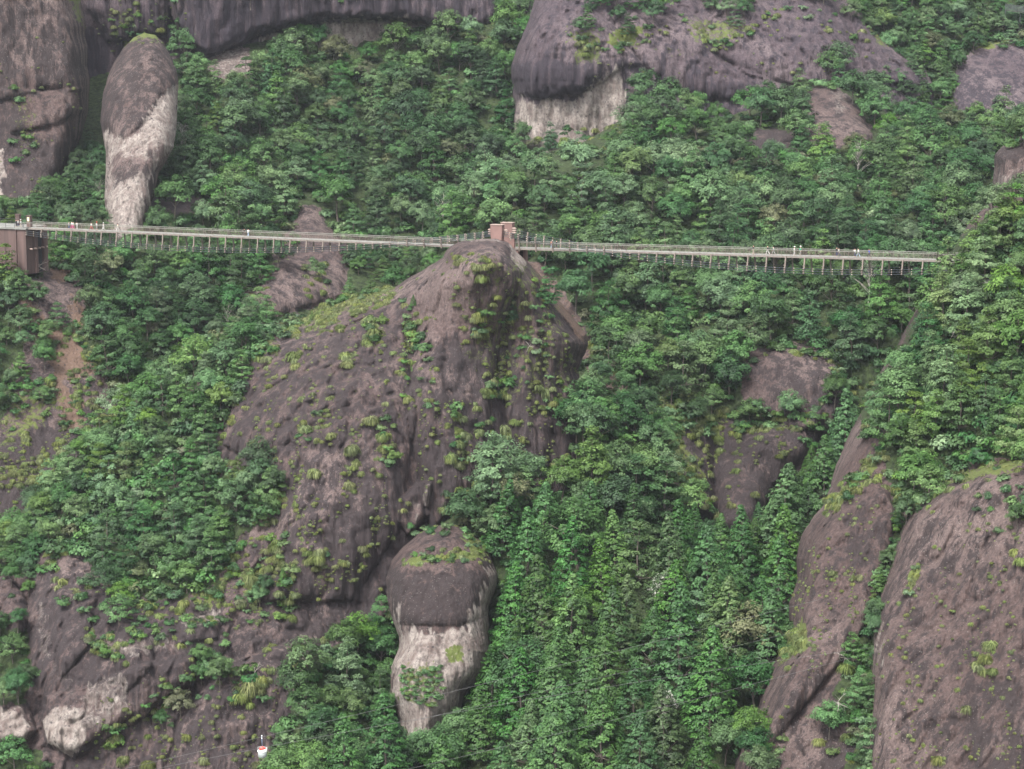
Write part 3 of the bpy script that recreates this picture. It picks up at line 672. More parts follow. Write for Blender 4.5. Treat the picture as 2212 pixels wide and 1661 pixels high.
def trunk_for(cl, top, r=0.17, lean=(0, 0), maxl=9):
    zs = np.linspace(-0.8, top, 7)
    path = [(lean[0] * (z / top) ** 2 + 0.12 * math.sin(z * 1.3), lean[1] * (z / top) ** 2 + 0.1 * math.cos(z * 1.1), z) for z in zs]
    parts = [tube(path, r, r * 0.3, 6)]
    for (x, y, z, rr) in list(cl)[:maxl]:
        z0 = max(0.9, min(top * 0.85, z - 1.3 - 0.4 * math.hypot(x, y)))
        p0 = np.array([lean[0] * (z0 / top) ** 2, lean[1] * (z0 / top) ** 2, z0])
        p1 = np.array([x, y, z - 0.2 * rr]); mid = (p0 + p1) / 2 + np.array([0, 0, 0.25])
        parts.append(tube([p0, mid, p1], r * 0.42, r * 0.12, 4))
    return merge(parts)
def broad(seed, H=8.0, W=3.5, n=96, per=84, size=0.24):
    r = np.random.default_rng(seed); cl = []
    lobes = [(0, 0, H * 0.60, W * 0.74)] + [(W * .55 * math.cos(a) * r.uniform(.7, 1.1), W * .55 * math.sin(a) * r.uniform(.7, 1.1), H * r.uniform(0.38, 0.66), W * r.uniform(.45, .62)) for a in np.arange(5) * 1.2566 + r.uniform(0, 6)]
    for i in range(n):
        lx, ly, lz, lr = lobes[0] if i % 3 == 0 else lobes[1 + i % 5]
        d = r.normal(size=3); d /= np.linalg.norm(d)
        if d[2] < -0.45: d[2] *= -0.6
        rr = lr * r.uniform(0.72, 1.0)
        cl.append((lx + d[0] * rr, ly + d[1] * rr, lz + d[2] * rr * 1.0, r.uniform(0.4, 0.95)))
    return cl, clumpcloud(cl, per, size, flat=0.85, upb=0.35), trunk_for(cl, H * 0.8, 0.17, (r.uniform(-.4, .4), r.uniform(-.4, .4)))
def layered(seed, H=8.0, W=3.4, tiers=7, per=104, size=0.235, flat=0.55, low=0.22):
    r = np.random.default_rng(seed); cl = []
    for t in range(tiers):
        f = t / (tiers - 1)
        z = H * (low + (0.94 - low) * f); rad = W * (1.0 - 0.8 * f ** 1.7) * r.uniform(0.85, 1.1)
        k = max(3, int(13 * rad / W)); a0 = r.uniform(0, 6.28)
        for j in range(k):
            a = a0 + 6.283 * j / k + r.uniform(-.35, .35); q = rad * r.uniform(0.45, 1.0)
            cl.append((q * math.cos(a), q * math.sin(a), z + r.uniform(-.6, .6) - 0.15 * q, r.uniform(0.5, 1.0)))
    cl.append((0, 0, H * 0.96, 0.8))
    return cl, clumpcloud(cl, per, size, flat=flat, upb=0.7, jit=0.45, low=-0.4), trunk_for(cl, H * 0.93, 0.15, maxl=18)
def cedar(seed, H=10.5, W=3.5, n=140, per=44, size=0.25):
    r = np.random.default_rng(seed); cl = []
    for i in range(n):
        f = ((i + 0.5) / n) ** 1.25
        z = H * (0.10 + 0.88 * f); rad = W * (1 - f) ** 0.9 * r.uniform(0.72, 1.08) + 0.06
        a = i * 2.4 + r.uniform(-.4, .4)
        cl.append((rad * math.cos(a), rad * math.sin(a), z - 0.2 * rad, (0.72 - 0.4 * f) * r.uniform(0.75, 1.4)))
    v = clumpcloud(cl, per * 1.7, size, flat=0.55, upb=0.55, jit=0.3, low=-0.3, ctr='axis')
    return cl, v, trunk_for(cl[::6], H * 0.96, 0.16, maxl=10)
def sparse(seed, H=9.0, W=3.2):
    r = np.random.default_rng(seed); cl = []
    for i in range(34):
        a = r.uniform(0, 6.28); f = r.uniform(0, 1); q = W * math.sqrt(r.uniform(0.1, 1)) * (1 - 0.5 * f)
        cl.append((q * math.cos(a), q * math.sin(a), H * (0.5 + 0.48 * f), r.uniform(0.35, 0.75)))
    return cl, clumpcloud(cl, 42, 0.26, flat=0.7, jit=0.9, low=-0.7), trunk_for(cl, H * 0.9, 0.13, maxl=30)
def shrub(seed, W=1.2, n=12, per=55, size=0.30):
    r = np.random.default_rng(seed); cl = []
    for i in range(n):
        a = r.uniform(0, 6.28); q = W * math.sqrt(r.uniform(0, 1))
        cl.append((q * math.cos(a), q * math.sin(a), 0.45 + r.uniform(0.2, 1.15) * (1 - 0.4 * q / W), r.uniform(0.4, 0.7)))
    return cl, clumpcloud(cl, per, size, low=-0.5), trunk_for(cl, 0.9, 0.06, maxl=6)
def tuft(seed, n=230, Rr=1.0, wid=0.075):
    r = np.random.default_rng(seed); Vs, cvs = [], []
    for i in range(n):
        a = r.uniform(0, 6.283); q0 = 0.45 * math.sqrt(r.uniform(0, 1)); a0 = r.uniform(0, 6.283)
        base = np.array([q0 * math.cos(a0), q0 * math.sin(a0), 0.15 - 0.25 * q0]) * Rr
        L = Rr * r.uniform(0.65, 1.25); out = np.array([math.cos(a), math.sin(a), 0])
        rise = r.uniform(0.25, 0.8)
        p1 = base + out * L * 0.32 + np.array([0, 0, L * rise * 0.62])
        p2 = base + out * L * 0.72 + np.array([0, 0, L * (rise * 0.55 - 0.15)])
        p3 = base + out * L * 0.95 + np.array([0, 0, L * (rise * 0.1 - 0.55)])
        side = np.array([-out[1], out[0], 0]) * wid * Rr
        pts = [base - side * .4, base + side * .4, p1 + side, p1 - side, p2 + side * .8, p2 - side * .8, p3 + side * .15, p3 - side * .15]
        Vs.append(pts); cvs.append(np.full(8, r.uniform(0, 1)))
    V = np.array(Vs).reshape(-1, 3)
    o = (np.arange(n) * 8)[:, None, None]
    F = (np.array([[0, 1, 2, 3], [3, 2, 4, 5], [5, 4, 6, 7]])[None] + o).reshape(-1, 4)
    return None, (V, F, np.concatenate(cvs)), None
def leafmesh(name, vfc, mat):
    me = mesh_np(name, vfc[0], vfc[1], mat, False)
    a = me.attributes.new('cv', 'FLOAT', 'POINT'); a.data.foreach_set('value', vfc[2].astype(np.float32))
    return me
SHAPES = {
    'broad': ('round-crowned tree', [broad(101), broad(102, 9.0, 2.9), broad(103, 7.5, 3.8, 60)]),
    'layered': ('layered flat-topped tree', [layered(111), layered(112, 7.5, 3.9, 5), layered(113, 9.0, 3.1, 7)]),
    'pine': ('feathery pine tree', [layered(121, 8.5, 2.8, 7, 60, 0.28, 0.5, 0.2), layered(122, 9.5, 2.5, 8, 56, 0.28, 0.6, 0.2)]),
    'cedar': ('conical cedar', [cedar(131), cedar(132, 9.5, 3.7, 130), cedar(133, 12, 3.2, 150)]),
    'sparse': ('sparse thin-crowned tree', [sparse(141), sparse(142, 8, 2.8)]),
    'shrub': ('leafy shrub', [shrub(151), shrub(152, 1.5, 15), shrub(153, 0.9, 10)]),
    'tuft': ('drooping grass tuft', [tuft(161), tuft(162, 190), tuft(163, 260, 1.0, 0.06)]),
}
_mcache = {}
def plant_meshes(shape, var, tint):
    key = (shape, var, tint)
    if key not in _mcache:
        cl, lv, tk = SHAPES[shape][1][var]
        mat = M_GRASS if shape == 'tuft' else (M_CEDAR if tint == 'mid green' else M_CEDAR2 if tint == 'fresh yellow-green' else TINT[tint]) if shape == 'cedar' else TINT[tint]
        tkm = None
        if tk is not None:
            kk = ('t', shape, var)
            if kk not in _mcache: _mcache[kk] = mesh_np('trunk', tk[0], tk[1], M_BARKP if shape == 'sparse' else M_BARK)
            tkm = _mcache[kk]
        _mcache[key] = (leafmesh('crown' if shape != 'tuft' else 'grass_tuft', lv, mat), tkm)
    return _mcache[key]

# ------------------------------------------------------------ scattering
PLANTS = []       # dicts: shape,var,tint,pos,scale,rot
def pick(w):
    ks = list(w); p = np.array([w[k] for k in ks], float); p /= p.sum()
    return ks[rng.choice(len(ks), p=p)]
def scatter(at, polys, spacing, shapes, tints, scale=(0.8, 1.25), excl=(), n_try=None, sink=0.3, zst=1.0):
    pts = {}
    for poly in polys:
        p = np.array(poly, float)
        x0, y0 = p.min(0); x1, y1 = p.max(0)
        Dm = 480.0
        n = n_try or int((x1 - x0) * (y1 - y0) / (spacing * FPX / Dm) ** 2 * 9)
        xs = rng.uniform(x0, x1, n); ys = rng.uniform(y0, y1, n)
        m = inside(xs, ys, p)
        for e in excl: m &= ~inside(xs, ys, np.array(e, float))
        xs, ys = xs[m], ys[m]
        if not len(xs): continue
        W = at(xs, ys)
        for q in W:
            k = tuple((q // spacing).astype(int))
            ok = True
            for dx in (-1, 0, 1):
                for dy in (-1, 0, 1):
                    for dz in (-1, 0, 1):
                        for o in pts.get((k[0] + dx, k[1] + dy, k[2] + dz), ()):
                            if np.sum((o - q) ** 2) < spacing * spacing: ok = False; break
                        if not ok: break
                    if not ok: break
                if not ok: break
            if not ok: continue
            pts.setdefault(k, []).append(q)
            sh = pick(shapes)
            # random tint overridden by region; dark regions paint valley shade into the leaves
            tn = pick(tints)
            if tints is MIXF or tints is MIXN:
                qx, qy, _ = proj(q)
                for rg, tt in REGION:
                    if inside(np.array([qx]), np.array([qy]), rg)[0] and rng.uniform() < 0.88: tn = pick(tt)
            PLANTS.append(dict(shape=sh, var=int(rng.integers(len(SHAPES[sh][1]))), tint=tn, pos=q - np.array([0, 0, sink]), scale=rng.uniform(*scale) * (0.9 + 0.2 * rng.uniform()), rot=rng.uniform(0, 6.283), zs=zst))
def put(at, x, y, shape, tint, scale, var=None, dz=0.0, zs=1.0, fixed=True):
    q = at(np.array([x]), np.array([y]))[0]
    PLANTS.append(dict(shape=shape, var=int(rng.integers(len(SHAPES[shape][1]))) if var is None else var, tint=tint, pos=q - np.array([0, 0, 0.25 - dz]), scale=scale, rot=rng.uniform(0, 6.283), zs=zs, fixed=fixed))

DARKT = {'deep green': 6, 'mid green': 2}
LIGHTT = {'mid green': 5, 'pale grey-green': 5, 'fresh yellow-green': 1, 'olive-brown': .3}
FRESHT = {'mid green': 4, 'pale grey-green': 2.5, 'fresh yellow-green': 4}
REGION = [(np.array(a_, float), t_) for a_, t_ in (
    ([(900, 180), (1105, 160), (1105, 330), (1000, 430), (930, 500), (860, 500), (860, 330)], DARKT),  # deep tints put the crease's shade into the leaf colour
    ([(930, 510), (1050, 390), (1110, 350), (1300, 350), (1420, 450), (1300, 500), (1150, 520)], LIGHTT),
    ([(1560, 560), (2100, 560), (2010, 680), (1920, 800), (1850, 900), (1780, 800), (1600, 740)], DARKT),  # deep tints paint the shaded valley behind the near hill
    ([(90, 540), (660, 540), (600, 640), (520, 720), (400, 800), (300, 890), (200, 780), (100, 640)], DARKT),
    ([(2040, 540), (2330, 420), (2330, 1020), (1950, 1115), (1850, 900)], {'mid green': 5, 'pale grey-green': 1.2, 'fresh yellow-green': 5}),
    ([(570, 690), (470, 725), (400, 775), (200, 960), (0, 1180), (-60, 1250), (150, 1200), (300, 1100), (460, 1000), (540, 800)], FRESHT))]
def rim(at, line, n, s0, s1, off=6, shrubp=0.25):
    L = np.array(line, float)
    for _ in range(n):
        k = rng.integers(len(L) - 1); t = rng.uniform()
        p = L[k] + (L[k + 1] - L[k]) * t + rng.normal(size=2) * off
        sh = 'shrub' if rng.uniform() < shrubp else 'tuft'
        put(at, p[0], p[1], sh, 'straw-green' if sh == 'tuft' else pick(MIXN), rng.uniform(s0, s1), fixed=False)
MIXF = {'deep green': 4, 'mid green': 5, 'pale grey-green': 2.2, 'fresh yellow-green': 0.25, 'olive-brown': 0.55, 'rusty': 0.04}
MIXN = {'deep green': 3.5, 'mid green': 5, 'pale grey-green': 1.8, 'fresh yellow-green': 1.5, 'olive-brown': 0.2, 'rusty': 0.02}
SH1 = {'broad': 5.5, 'layered': 2.2, 'pine': 1.3, 'sparse': 0.06}
SH2 = {'broad': 4, 'layered': 3, 'pine': 1.3, 'sparse': 0.03}
rocks_l = [rockpoly_A, [(440, 100), (540, 95), (540, 150), (450, 165)], [(310, 430), (450, 425), (450, 470), (310, 470)]]
# far left slope
F1 = [(385, 130), (440, 165), (480, 215), (540, 190), (560, 160), (700, 125), (900, 122), (1080, 66), (1160, 30), (1160, 330), (1080, 380), (960, 520), (280, 520), (330, 470), (450, 475), (470, 430), (330, 420), (380, 330), (390, 220)]
scatter(at_slope_l, [F1], 5.7, SH1, MIXF, (0.95, 1.6), excl=[rockpoly_A, [(250, 460), (335, 460), (340, 540), (250, 540)]])
scatter(at_slope_l, [[(150, 330), (225, 310), (225, 470), (120, 500), (60, 500), (90, 440)]], 4.2, SH1, {'deep green': 5, 'mid green': 3}, (0.65, 0.95))
scatter(at_slope_l, [[(-60, 470), (100, 470), (260, 480), (280, 520), (300, 560), (-60, 560)]], 4.0, SH1, MIXF, (0.5, 0.8), excl=[[(225, 460), (335, 460), (340, 545), (225, 525)]])
# under the left half of the bridge
F3 = [(95, 560), (620, 555), (600, 600), (530, 660), (520, 720), (400, 820), (310, 880), (240, 840), (200, 740), (190, 640), (150, 600)]
scatter(at_slope_l, [F3], 5.0, SH1, {'deep green': 8, 'mid green': 3, 'pale grey-green': 0.4, 'olive-brown': 0.2, 'rusty': 0.03}, (0.85, 1.3))
scatter(at_slope_l, [[(745, 560), (975, 545), (900, 600), (860, 640), (750, 680)]], 3.8, SH1, {'deep green': 5, 'mid green': 4}, (0.6, 0.9))
scatter(at_slope_l, [[(-60, 570), (30, 590), (50, 640), (130, 690), (120, 760), (60, 830), (0, 850), (-60, 850)]], 3.5, SH1, MIXN, (0.55, 0.85))
scatter(at_slope_l, [[(-60, 820), (120, 800), (110, 880), (-60, 900)], [(210, 850), (310, 880), (280, 940), (220, 930)]], 2.6, {'shrub': 5, 'broad': 1}, MIXN, (0.6, 1.0))
# right slope
F2 = [(925, 530), (985, 450), (1050, 385), (1110, 385), (1180, 392), (1260, 385), (1330, 350), (1365, 275), (1420, 240), (1550, 265), (1700, 235), (1740, 190), (1800, 160), (1880, 200), (1900, 260), (1960, 285), (2100, 290), (2280, 250), (2280, 560), (2060, 600), (2000, 680), (1900, 790), (1860, 800), (1830, 850), (1800, 770), (1730, 745), (1640, 755), (1590, 790), (1590, 870), (1500, 900), (1430, 900), (1390, 850), (1300, 800), (1290, 730), (1215, 640), (1150, 570), (1100, 545), (950, 545)]
ex_r = [[(1730, 200), (1840, 190), (1900, 300), (1890, 345), (1740, 350)], [(1590, 275), (1720, 280), (1720, 375), (1600, 360)]]
scatter(at_slope_r, [F2], 5.5, SH1, MIXF, (0.9, 1.55), excl=ex_r)
scatter(at_slope_t, [[(1620, -150), (2350, -150), (2350, 90), (2230, 85), (2110, 115), (2060, 160), (2060, 250), (2150, 270), (2300, 240), (2300, 340), (2000, 340), (1900, 200)]], 4.3, SH1, MIXF, (0.8, 1.15))
scatter(at_slope_r, [[(1400, 880), (1560, 890), (1640, 870), (1690, 900), (1600, 930), (1540, 930), (1440, 905)], [(1780, 830), (1900, 800), (1840, 900), (1790, 930)], [(1720, 870), (1770, 900), (1740, 960), (1690, 930)]], 2.7, {'shrub': 5, 'broad': 2}, MIXN, (0.6, 1.1))
scatter(at_slope_r, [[(1280, 720), (1330, 740), (1400, 800), (1380, 840), (1290, 790)]], 2.4, {'shrub': 4, 'tuft': 3}, MIXN, (0.6, 1.0))
# woods on top of the right-hand far cliff
for pl in ([(1185, -90), (1340, -90), (1300, 95), (1270, 105), (1235, 70)], [(1340, -90), (1490, -90), (1470, 30), (1390, 95), (1320, 60)], [(1490, -90), (1640, -90), (1610, 55), (1565, 90), (1500, 45)], [(1640, -90), (1860, -90), (1880, 60), (1780, 40), (1700, 5)]):
    scatter(at_cliff_r, [pl], 4.2, {'broad': 4, 'layered': 2, 'shrub': 2}, MIXF, (0.6, 1.05))
scatter(at_cliff_b, [[(250, -60), (400, -60), (390, 10), (260, 5)], [(230, 40), (300, 30), (390, 50), (380, 100), (250, 95)]], 2.6, {'shrub': 4, 'tuft': 3, 'broad': 1}, MIXN, (0.7, 1.3))
scatter(at_cliff_b, [[(720, -60), (800, -60), (770, 15), (735, 10)], [(520, -60), (560, -60), (540, 30)], [(1060, -60), (1180, -60), (1150, 60), (1080, 60)]], 3, {'broad': 3, 'shrub': 2}, MIXN, (0.6, 0.9))
# flank of the central massif
flank2 = [(560, 690), (600, 725), (560, 770), (530, 800), (515, 870), (470, 930), (440, 960), (480, 1030), (600, 1030), (600, 1090), (520, 1160), (460, 1250), (400, 1290), (300, 1290), (230, 1240), (150, 1190), (60, 1200), (-60, 1280), (-60, 1180), (0, 1185), (100, 1080), (250, 915), (330, 850), (400, 785), (470, 730)]
scatter(at_massif, [flank2], 4.2, {'broad': 4, 'layered': 3.5, 'pine': 0.7, 'shrub': 2}, MIXN, (0.7, 1.15), excl=[[(385, 860), (425, 810), (445, 860), (400, 920)]])
scatter(at_massif, [[(-60, 1350), (50, 1360), (80, 1460), (50, 1520), (-60, 1520)], [(-60, 1630), (100, 1640), (120, 1720), (-60, 1720)], [(85, 1200), (60, 1300), (20, 1300), (30, 1230)]], 2.6, {'shrub': 4, 'broad': 2}, {'deep green': 4, 'mid green': 4}, (0.5, 0.9))
for pl, k in (([(400, 1390), (500, 1370), (495, 1440), (420, 1460), (395, 1430)], 2.0), ([(310, 1490), (400, 1450), (390, 1560), (320, 1600)], 2.0), ([(410, 1470), (500, 1450), (520, 1500), (440, 1530)], 2.0), ([(510, 1300), (590, 1280), (600, 1320), (530, 1360)], 2.0), ([(200, 1260), (300, 1280), (290, 1370), (230, 1350)], 2.2)):
    scatter(at_massif, [pl], k, {'shrub': 4, 'broad': 1.5, 'tuft': 1}, MIXN, (0.5, 0.9))
# shrubs climbing the face below the summit
scatter(at_massif, [[(1140, 590), (1175, 610), (1195, 680), (1190, 740), (1150, 720), (1130, 660)], [(1060, 700), (1110, 690), (1180, 720), (1200, 760), (1150, 770)], [(1090, 770), (1180, 770), (1190, 830), (1110, 830)]], 2.0, {'shrub': 4, 'tuft': 3, 'pine': 0.5}, MIXN, (0.5, 0.9))
scatter(at_massif, [[(870, 760), (920, 755), (945, 800), (945, 880), (880, 890), (865, 840)], [(640, 900), (690, 890), (695, 945), (650, 955)], [(960, 940), (1020, 940), (1015, 1000), (970, 1000)], [(800, 990), (850, 960), (850, 1010), (810, 1040)], [(1035, 905), (1070, 900), (1065, 940), (1040, 940)]], 1.9, {'shrub': 4, 'tuft': 2}, MIXN, (0.5, 0.85))
# lower middle woods: broad-leaved above, cedars below and right
F5a = [(1230, 950), (1290, 930), (1380, 955), (1440, 1010), (1440, 1070), (1500, 1140), (1420, 1160), (1200, 1160), (1080, 1200), (1000, 1150), (970, 1140), (1060, 1055), (1150, 1082), (1255, 1078)]
scatter(at_slope_c, [F5a], 5.0, {'broad': 5, 'layered': 2.5, 'sparse': 0.05, 'shrub': 0.4}, MIXN, (1.0, 1.5))
F5b = [(1080, 1190), (1250, 1160), (1450, 1200), (1500, 1280), (1570, 1290), (1650, 1200), (1740, 1110), (1862, 1000), (1840, 1040), (1790, 1120), (1740, 1250), (1700, 1400), (1640, 1560), (1590, 1700), (1580, 1760), (700, 1760), (900, 1690), (1000, 1640), (1075, 1530), (1085, 1300)]
scatter(at_slope_c, [F5b], 7.0, {'cedar': 9, 'broad': 0.8, 'layered': 0.3, 'sparse': 0.03}, {'mid green': 7, 'fresh yellow-green': 1.6, 'deep green': 2.5, 'pale grey-green': 1.0, 'olive-brown': 0.15}, (1.15, 1.75))
F5c = [(720, 1410), (830, 1350), (845, 1500), (850, 1640), (960, 1660), (900, 1690), (720, 1780), (570, 1800), (610, 1660), (645, 1470)]
scatter(at_slope_c, [F5c], 3.9, {'broad': 4, 'layered': 2, 'shrub': 2, 'cedar': 0.5}, {'deep green': 5, 'mid green': 5, 'pale grey-green': 1.5, 'fresh yellow-green': 0.5}, (0.8, 1.2))
# near hill on the right
F6 = [(2105, 600), (2125, 515), (2160, 465), (2290, 455), (2330, 1010), (2212, 995), (2130, 990), (2050, 1040), (2000, 1090), (1972, 1110), (1962, 1050), (1945, 985), (1905, 930), (1905, 890), (1972, 800), (2005, 725), (2045, 650)]
scatter(at_right, [F6], 4.6, {'broad': 3.5, 'layered': 5, 'pine': 1.2, 'sparse': 0.03, 'shrub': 0.6}, MIXN, (0.85, 1.35), excl=[[(2020, 665), (2050, 660), (2050, 700), (2020, 700)]])
scatter(at_right, [[(1945, 1105), (1960, 1140), (1910, 1260), (1892, 1340), (1884, 1480), (1880, 1700), (1830, 1700), (1850, 1560), (1810, 1520), (1850, 1400), (1885, 1300), (1920, 1180)]], 2.4, {'broad': 2, 'layered': 2, 'shrub': 3}, MIXN, (0.45, 0.75))
scatter(at_right, [[(1610, 1600), (1700, 1590), (1720, 1700), (1620, 1700)], [(1790, 1570), (1860, 1560), (1860, 1640), (1780, 1640)], [(2110, 1040), (2230, 1020), (2230, 1130), (2170, 1160), (2110, 1100)]], 2.4, {'broad': 2, 'shrub': 4, 'tuft': 1}, MIXN, (0.6, 1.0))
scatter(at_right, [[(1690, 1370), (1740, 1345), (1745, 1395), (1690, 1430)], [(1780, 1080), (1850, 1030), (1840, 1070), (1790, 1115)], [(1990, 1050), (2080, 1010), (2060, 1040), (2000, 1070)], [(2110, 1400), (2150, 1390), (2150, 1450), (2110, 1450)]], 1.6, {'tuft': 5, 'shrub': 1.5}, MIXN, (0.6, 1.1))
scatter(at_knob, [[(2190, 310), (2230, 285), (2240, 330), (2200, 340)]], 2.4, {'broad': 3}, {'mid green': 1}, (0.6, 0.9))
put(at_knob, 2205, 300, 'broad', 'deep green', 0.95); put(at_knob, 2218, 300, 'pine', 'deep green', 0.9); put(at_knob, 2190, 318, 'shrub', 'mid green', 1.0)
# centre pillar: grass cap, creepers at the foot
scatter(at_pil, [[(865, 1205), (950, 1185), (1030, 1175), (1040, 1215), (960, 1215), (880, 1222)], [(1000, 1145), (1040, 1170), (1055, 1210), (1010, 1200)]], 1.3, {'tuft': 4, 'shrub': 2}, MIXN, (0.45, 0.8))
scatter(at_pil, [[(875, 1140), (1000, 1132), (1040, 1168), (1000, 1150), (900, 1162)]], 1.8, {'shrub': 3, 'tuft': 2}, MIXN, (0.5, 0.9))
scatter(at_pil, [[(870, 1440), (900, 1460), (950, 1440), (960, 1480), (945, 1530), (900, 1520), (865, 1500)]], 0.85, {'shrub': 3}, {'fresh yellow-green': 1, 'mid green': 3}, (0.38, 0.62), sink=0.0)
scatter(at_egg, [[(285, 84), (335, 76), (350, 92), (300, 92)]], 0.9, {'tuft': 1}, MIXN, (0.4, 0.7))
for x, y in ((30, 195), (40, 220), (30, 310), (55, 335), (35, 350), (75, 320), (60, 300)): put(at_col_l, x, y, 'shrub', 'mid green', 1.1, fixed=False)
FILL = {'deep green': 5, 'mid green': 4, 'pale grey-green': 1, 'olive-brown': 0.5}
for at, pl, sp_ in ((at_slope_l, F1, 3.3), (at_slope_l, F3, 3.0), (at_slope_l, [(-60, 470), (260, 470), (240, 330), (100, 420), (-60, 470)], 3.0), (at_slope_r, F2, 3.3), (at_massif, flank2, 2.4), (at_slope_c, F5a, 2.8), (at_slope_c, F5b, 3.9), (at_slope_c, F5c, 2.6), (at_right, F6, 2.5),
                    (at_slope_t, [(1620, -150), (2350, -150), (2350, 90), (2110, 115), (2060, 160), (2060, 250), (2300, 240), (2300, 340), (2000, 340), (1900, 200)], 3.5)):
    scatter(at, [pl], sp_, {'shrub': 1}, FILL if pl is not F5b else {'deep green': 1}, (1.1, 1.9) if pl is not F5b else (0.8, 1.2), excl=[rockpoly_A] + ex_r)
scatter(at_slope_r, [[(905, 620), (935, 512), (1000, 530), (1010, 620)]], 3.2, {'broad': 3, 'shrub': 2}, {'deep green': 3, 'mid green': 3}, (0.6, 0.95))
scatter(at_slope_l, [[(650, 570), (705, 560), (710, 640), (660, 640)]], 2.2, {'shrub': 2, 'tuft': 3}, MIXN, (0.8, 1.4)); put(at_slope_l, 682, 600, 'broad', 'mid green', 0.6)
scatter(at_right, [[(1950, 1120), (1915, 1250), (1890, 1340), (1884, 1480), (1880, 1700), (1835, 1700), (1850, 1560), (1870, 1350), (1915, 1200)]], 1.7, {'shrub': 1}, FILL, (0.7, 1.2))
scatter(at_massif, [[(975, 545), (1060, 540), (1065, 600), (1030, 610), (990, 570)]], 1.6, {'tuft': 5, 'shrub': .6}, MIXN, (0.45, 0.9))
for x_, y_, s_ in ((905, 1655, .8), (935, 1650, .75), (965, 1640, .9), (880, 1665, .8), (990, 1620, 1.0)): put(at_slope_c, x_, y_, 'broad', 'mid green', s_)
scatter(at_slope_c, [[(1480, 1130), (1560, 1205), (1650, 1125), (1740, 1035), (1868, 938), (1880, 1000), (1750, 1120), (1650, 1220), (1570, 1310), (1490, 1300), (1430, 1200)]], 4.2, {'cedar': 5, 'broad': 1}, {'mid green': 5, 'deep green': 3}, (0.6, 0.95))
scatter(at_slope_c, [[(1480, 1110), (1560, 1200), (1650, 1120), (1740, 1030), (1870, 930), (1880, 1000), (1750, 1120), (1650, 1220), (1570, 1310), (1490, 1300), (1430, 1200)]], 2.4, {'shrub': 1}, FILL, (0.9, 1.5))
put(at_slope_l, 12, 625, 'pine', 'fresh yellow-green', 1.25); put(at_slope_l, 45, 640, 'broad', 'fresh yellow-green', 0.9); put(at_slope_l, -15, 630, 'broad', 'mid green', 1.0)
scatter(at_slope_c, [[(1233, 872), (1300, 833), (1400, 903), (1450, 990), (1440, 1030), (1390, 960), (1300, 935), (1230, 955)]], 2.2, {'shrub': 2, 'broad': 1}, MIXN, (0.55, 1.1))
rim(at_right, [(1795, 1100), (1830, 1060), (1865, 1025), (1885, 985)], 26, 0.6, 1.1, 8, 0.3)
rim(at_right, [(1962, 1285), (1985, 1215)], 14, 0.4, 0.7, 4, 0.1)
scatter(at_slope_c, [[(860, 1470), (960, 1570), (1075, 1400), (1085, 1250), (1100, 1400), (1090, 1560), (1000, 1680), (860, 1690)]], 2.3, {'shrub': 1}, FILL, (0.8, 1.5))
scatter(at_slope_r, [[(1380, 840), (1480, 870), (1600, 880), (1800, 905), (1850, 820), (1930, 760), (1900, 950), (1700, 1030), (1640, 960), (1560, 1010), (1400, 940)], [(1130, 300), (1350, 260), (1370, 340), (1120, 360)]], 2.8, {'shrub': 1, 'tuft': .5}, MIXN, (0.7, 1.4), excl=[[(1600, 775), (1760, 750), (1825, 830), (1820, 890), (1700, 890), (1600, 850)], [(1450, 930), (1560, 950), (1640, 930), (1760, 920), (1740, 1000), (1640, 1080), (1540, 1100)]])
scatter(at_slope_l, [[(0, 850), (110, 800), (130, 880), (40, 950), (0, 960)], [(870, 60), (1150, 20), (1150, 120), (900, 130)]], 2.6, {'shrub': 2, 'tuft': 2}, MIXN, (0.7, 1.4))
# individually placed plants seen in the photograph
for x, y, sh, tn, s in ((405, 165, 'layered', 'deep green', 1.5), (425, 215, 'layered', 'mid green', 1.35), (665, 115, 'broad', 'mid green', 1.25), (690, 120, 'broad', 'deep green', 1.2), (1385, 235, 'broad', 'mid green', 1.45),
                        (1790, 175, 'broad', 'mid green', 1.2), (1840, 225, 'broad', 'deep green', 1.3), (1190, 330, 'pine', 'deep green', 0.9), (720, 265, 'broad', 'olive-brown', 1.0), (790, 190, 'broad', 'olive-brown', 1.1)):
    put(at_slope_l if x < 1000 else at_slope_r, x, y, sh, tn, s)
for x, y, sh, tn, s in ((1430, 1330, 'sparse', 'grey-white', 1.0), (1330, 1250, 'cedar', 'fresh yellow-green', 1.15), (1350, 1400, 'cedar', 'fresh yellow-green', 1.2), (1620, 1430, 'broad', 'olive-brown', 1.5), (1550, 1560, 'layered', 'pale grey-green', 1.0), (1500, 1370, 'layered', 'pale grey-green', 1.1),
                        (1170, 1530, 'sparse', 'grey-white', 0.6), (1440, 1590, 'sparse', 'grey-white', 0.9), (1260, 960, 'broad', 'mid green', 1.1), (665, 1560, 'broad', 'deep green', 0.95), (1120, 1100, 'broad', 'deep green', 0.9)):
    put(at_slope_c, x, y, sh, tn, s)
put(at_right, 2098, 600, 'pine', 'fresh yellow-green', 1.25); put(at_right, 2120, 600, 'layered', 'pale grey-green', 1.1); put(at_right, 2050, 640, 'pine', 'fresh yellow-green', 1.2)
put(at_right, 2180, 520, 'broad', 'fresh yellow-green', 1.1); put(at_right, 2010, 690, 'pine', 'fresh yellow-green', 1.1); put(at_massif, 320, 935, 'broad', 'fresh yellow-green', 0.75)
put(at_massif, 565, 1060, 'broad', 'deep green', 0.95); put(at_massif, 590, 1075, 'broad', 'deep green', 0.8); put(at_massif, 893, 658, 'cedar', 'fresh yellow-green', 0.22); put(at_massif, 674, 692, 'cedar', 'fresh yellow-green', 0.2)
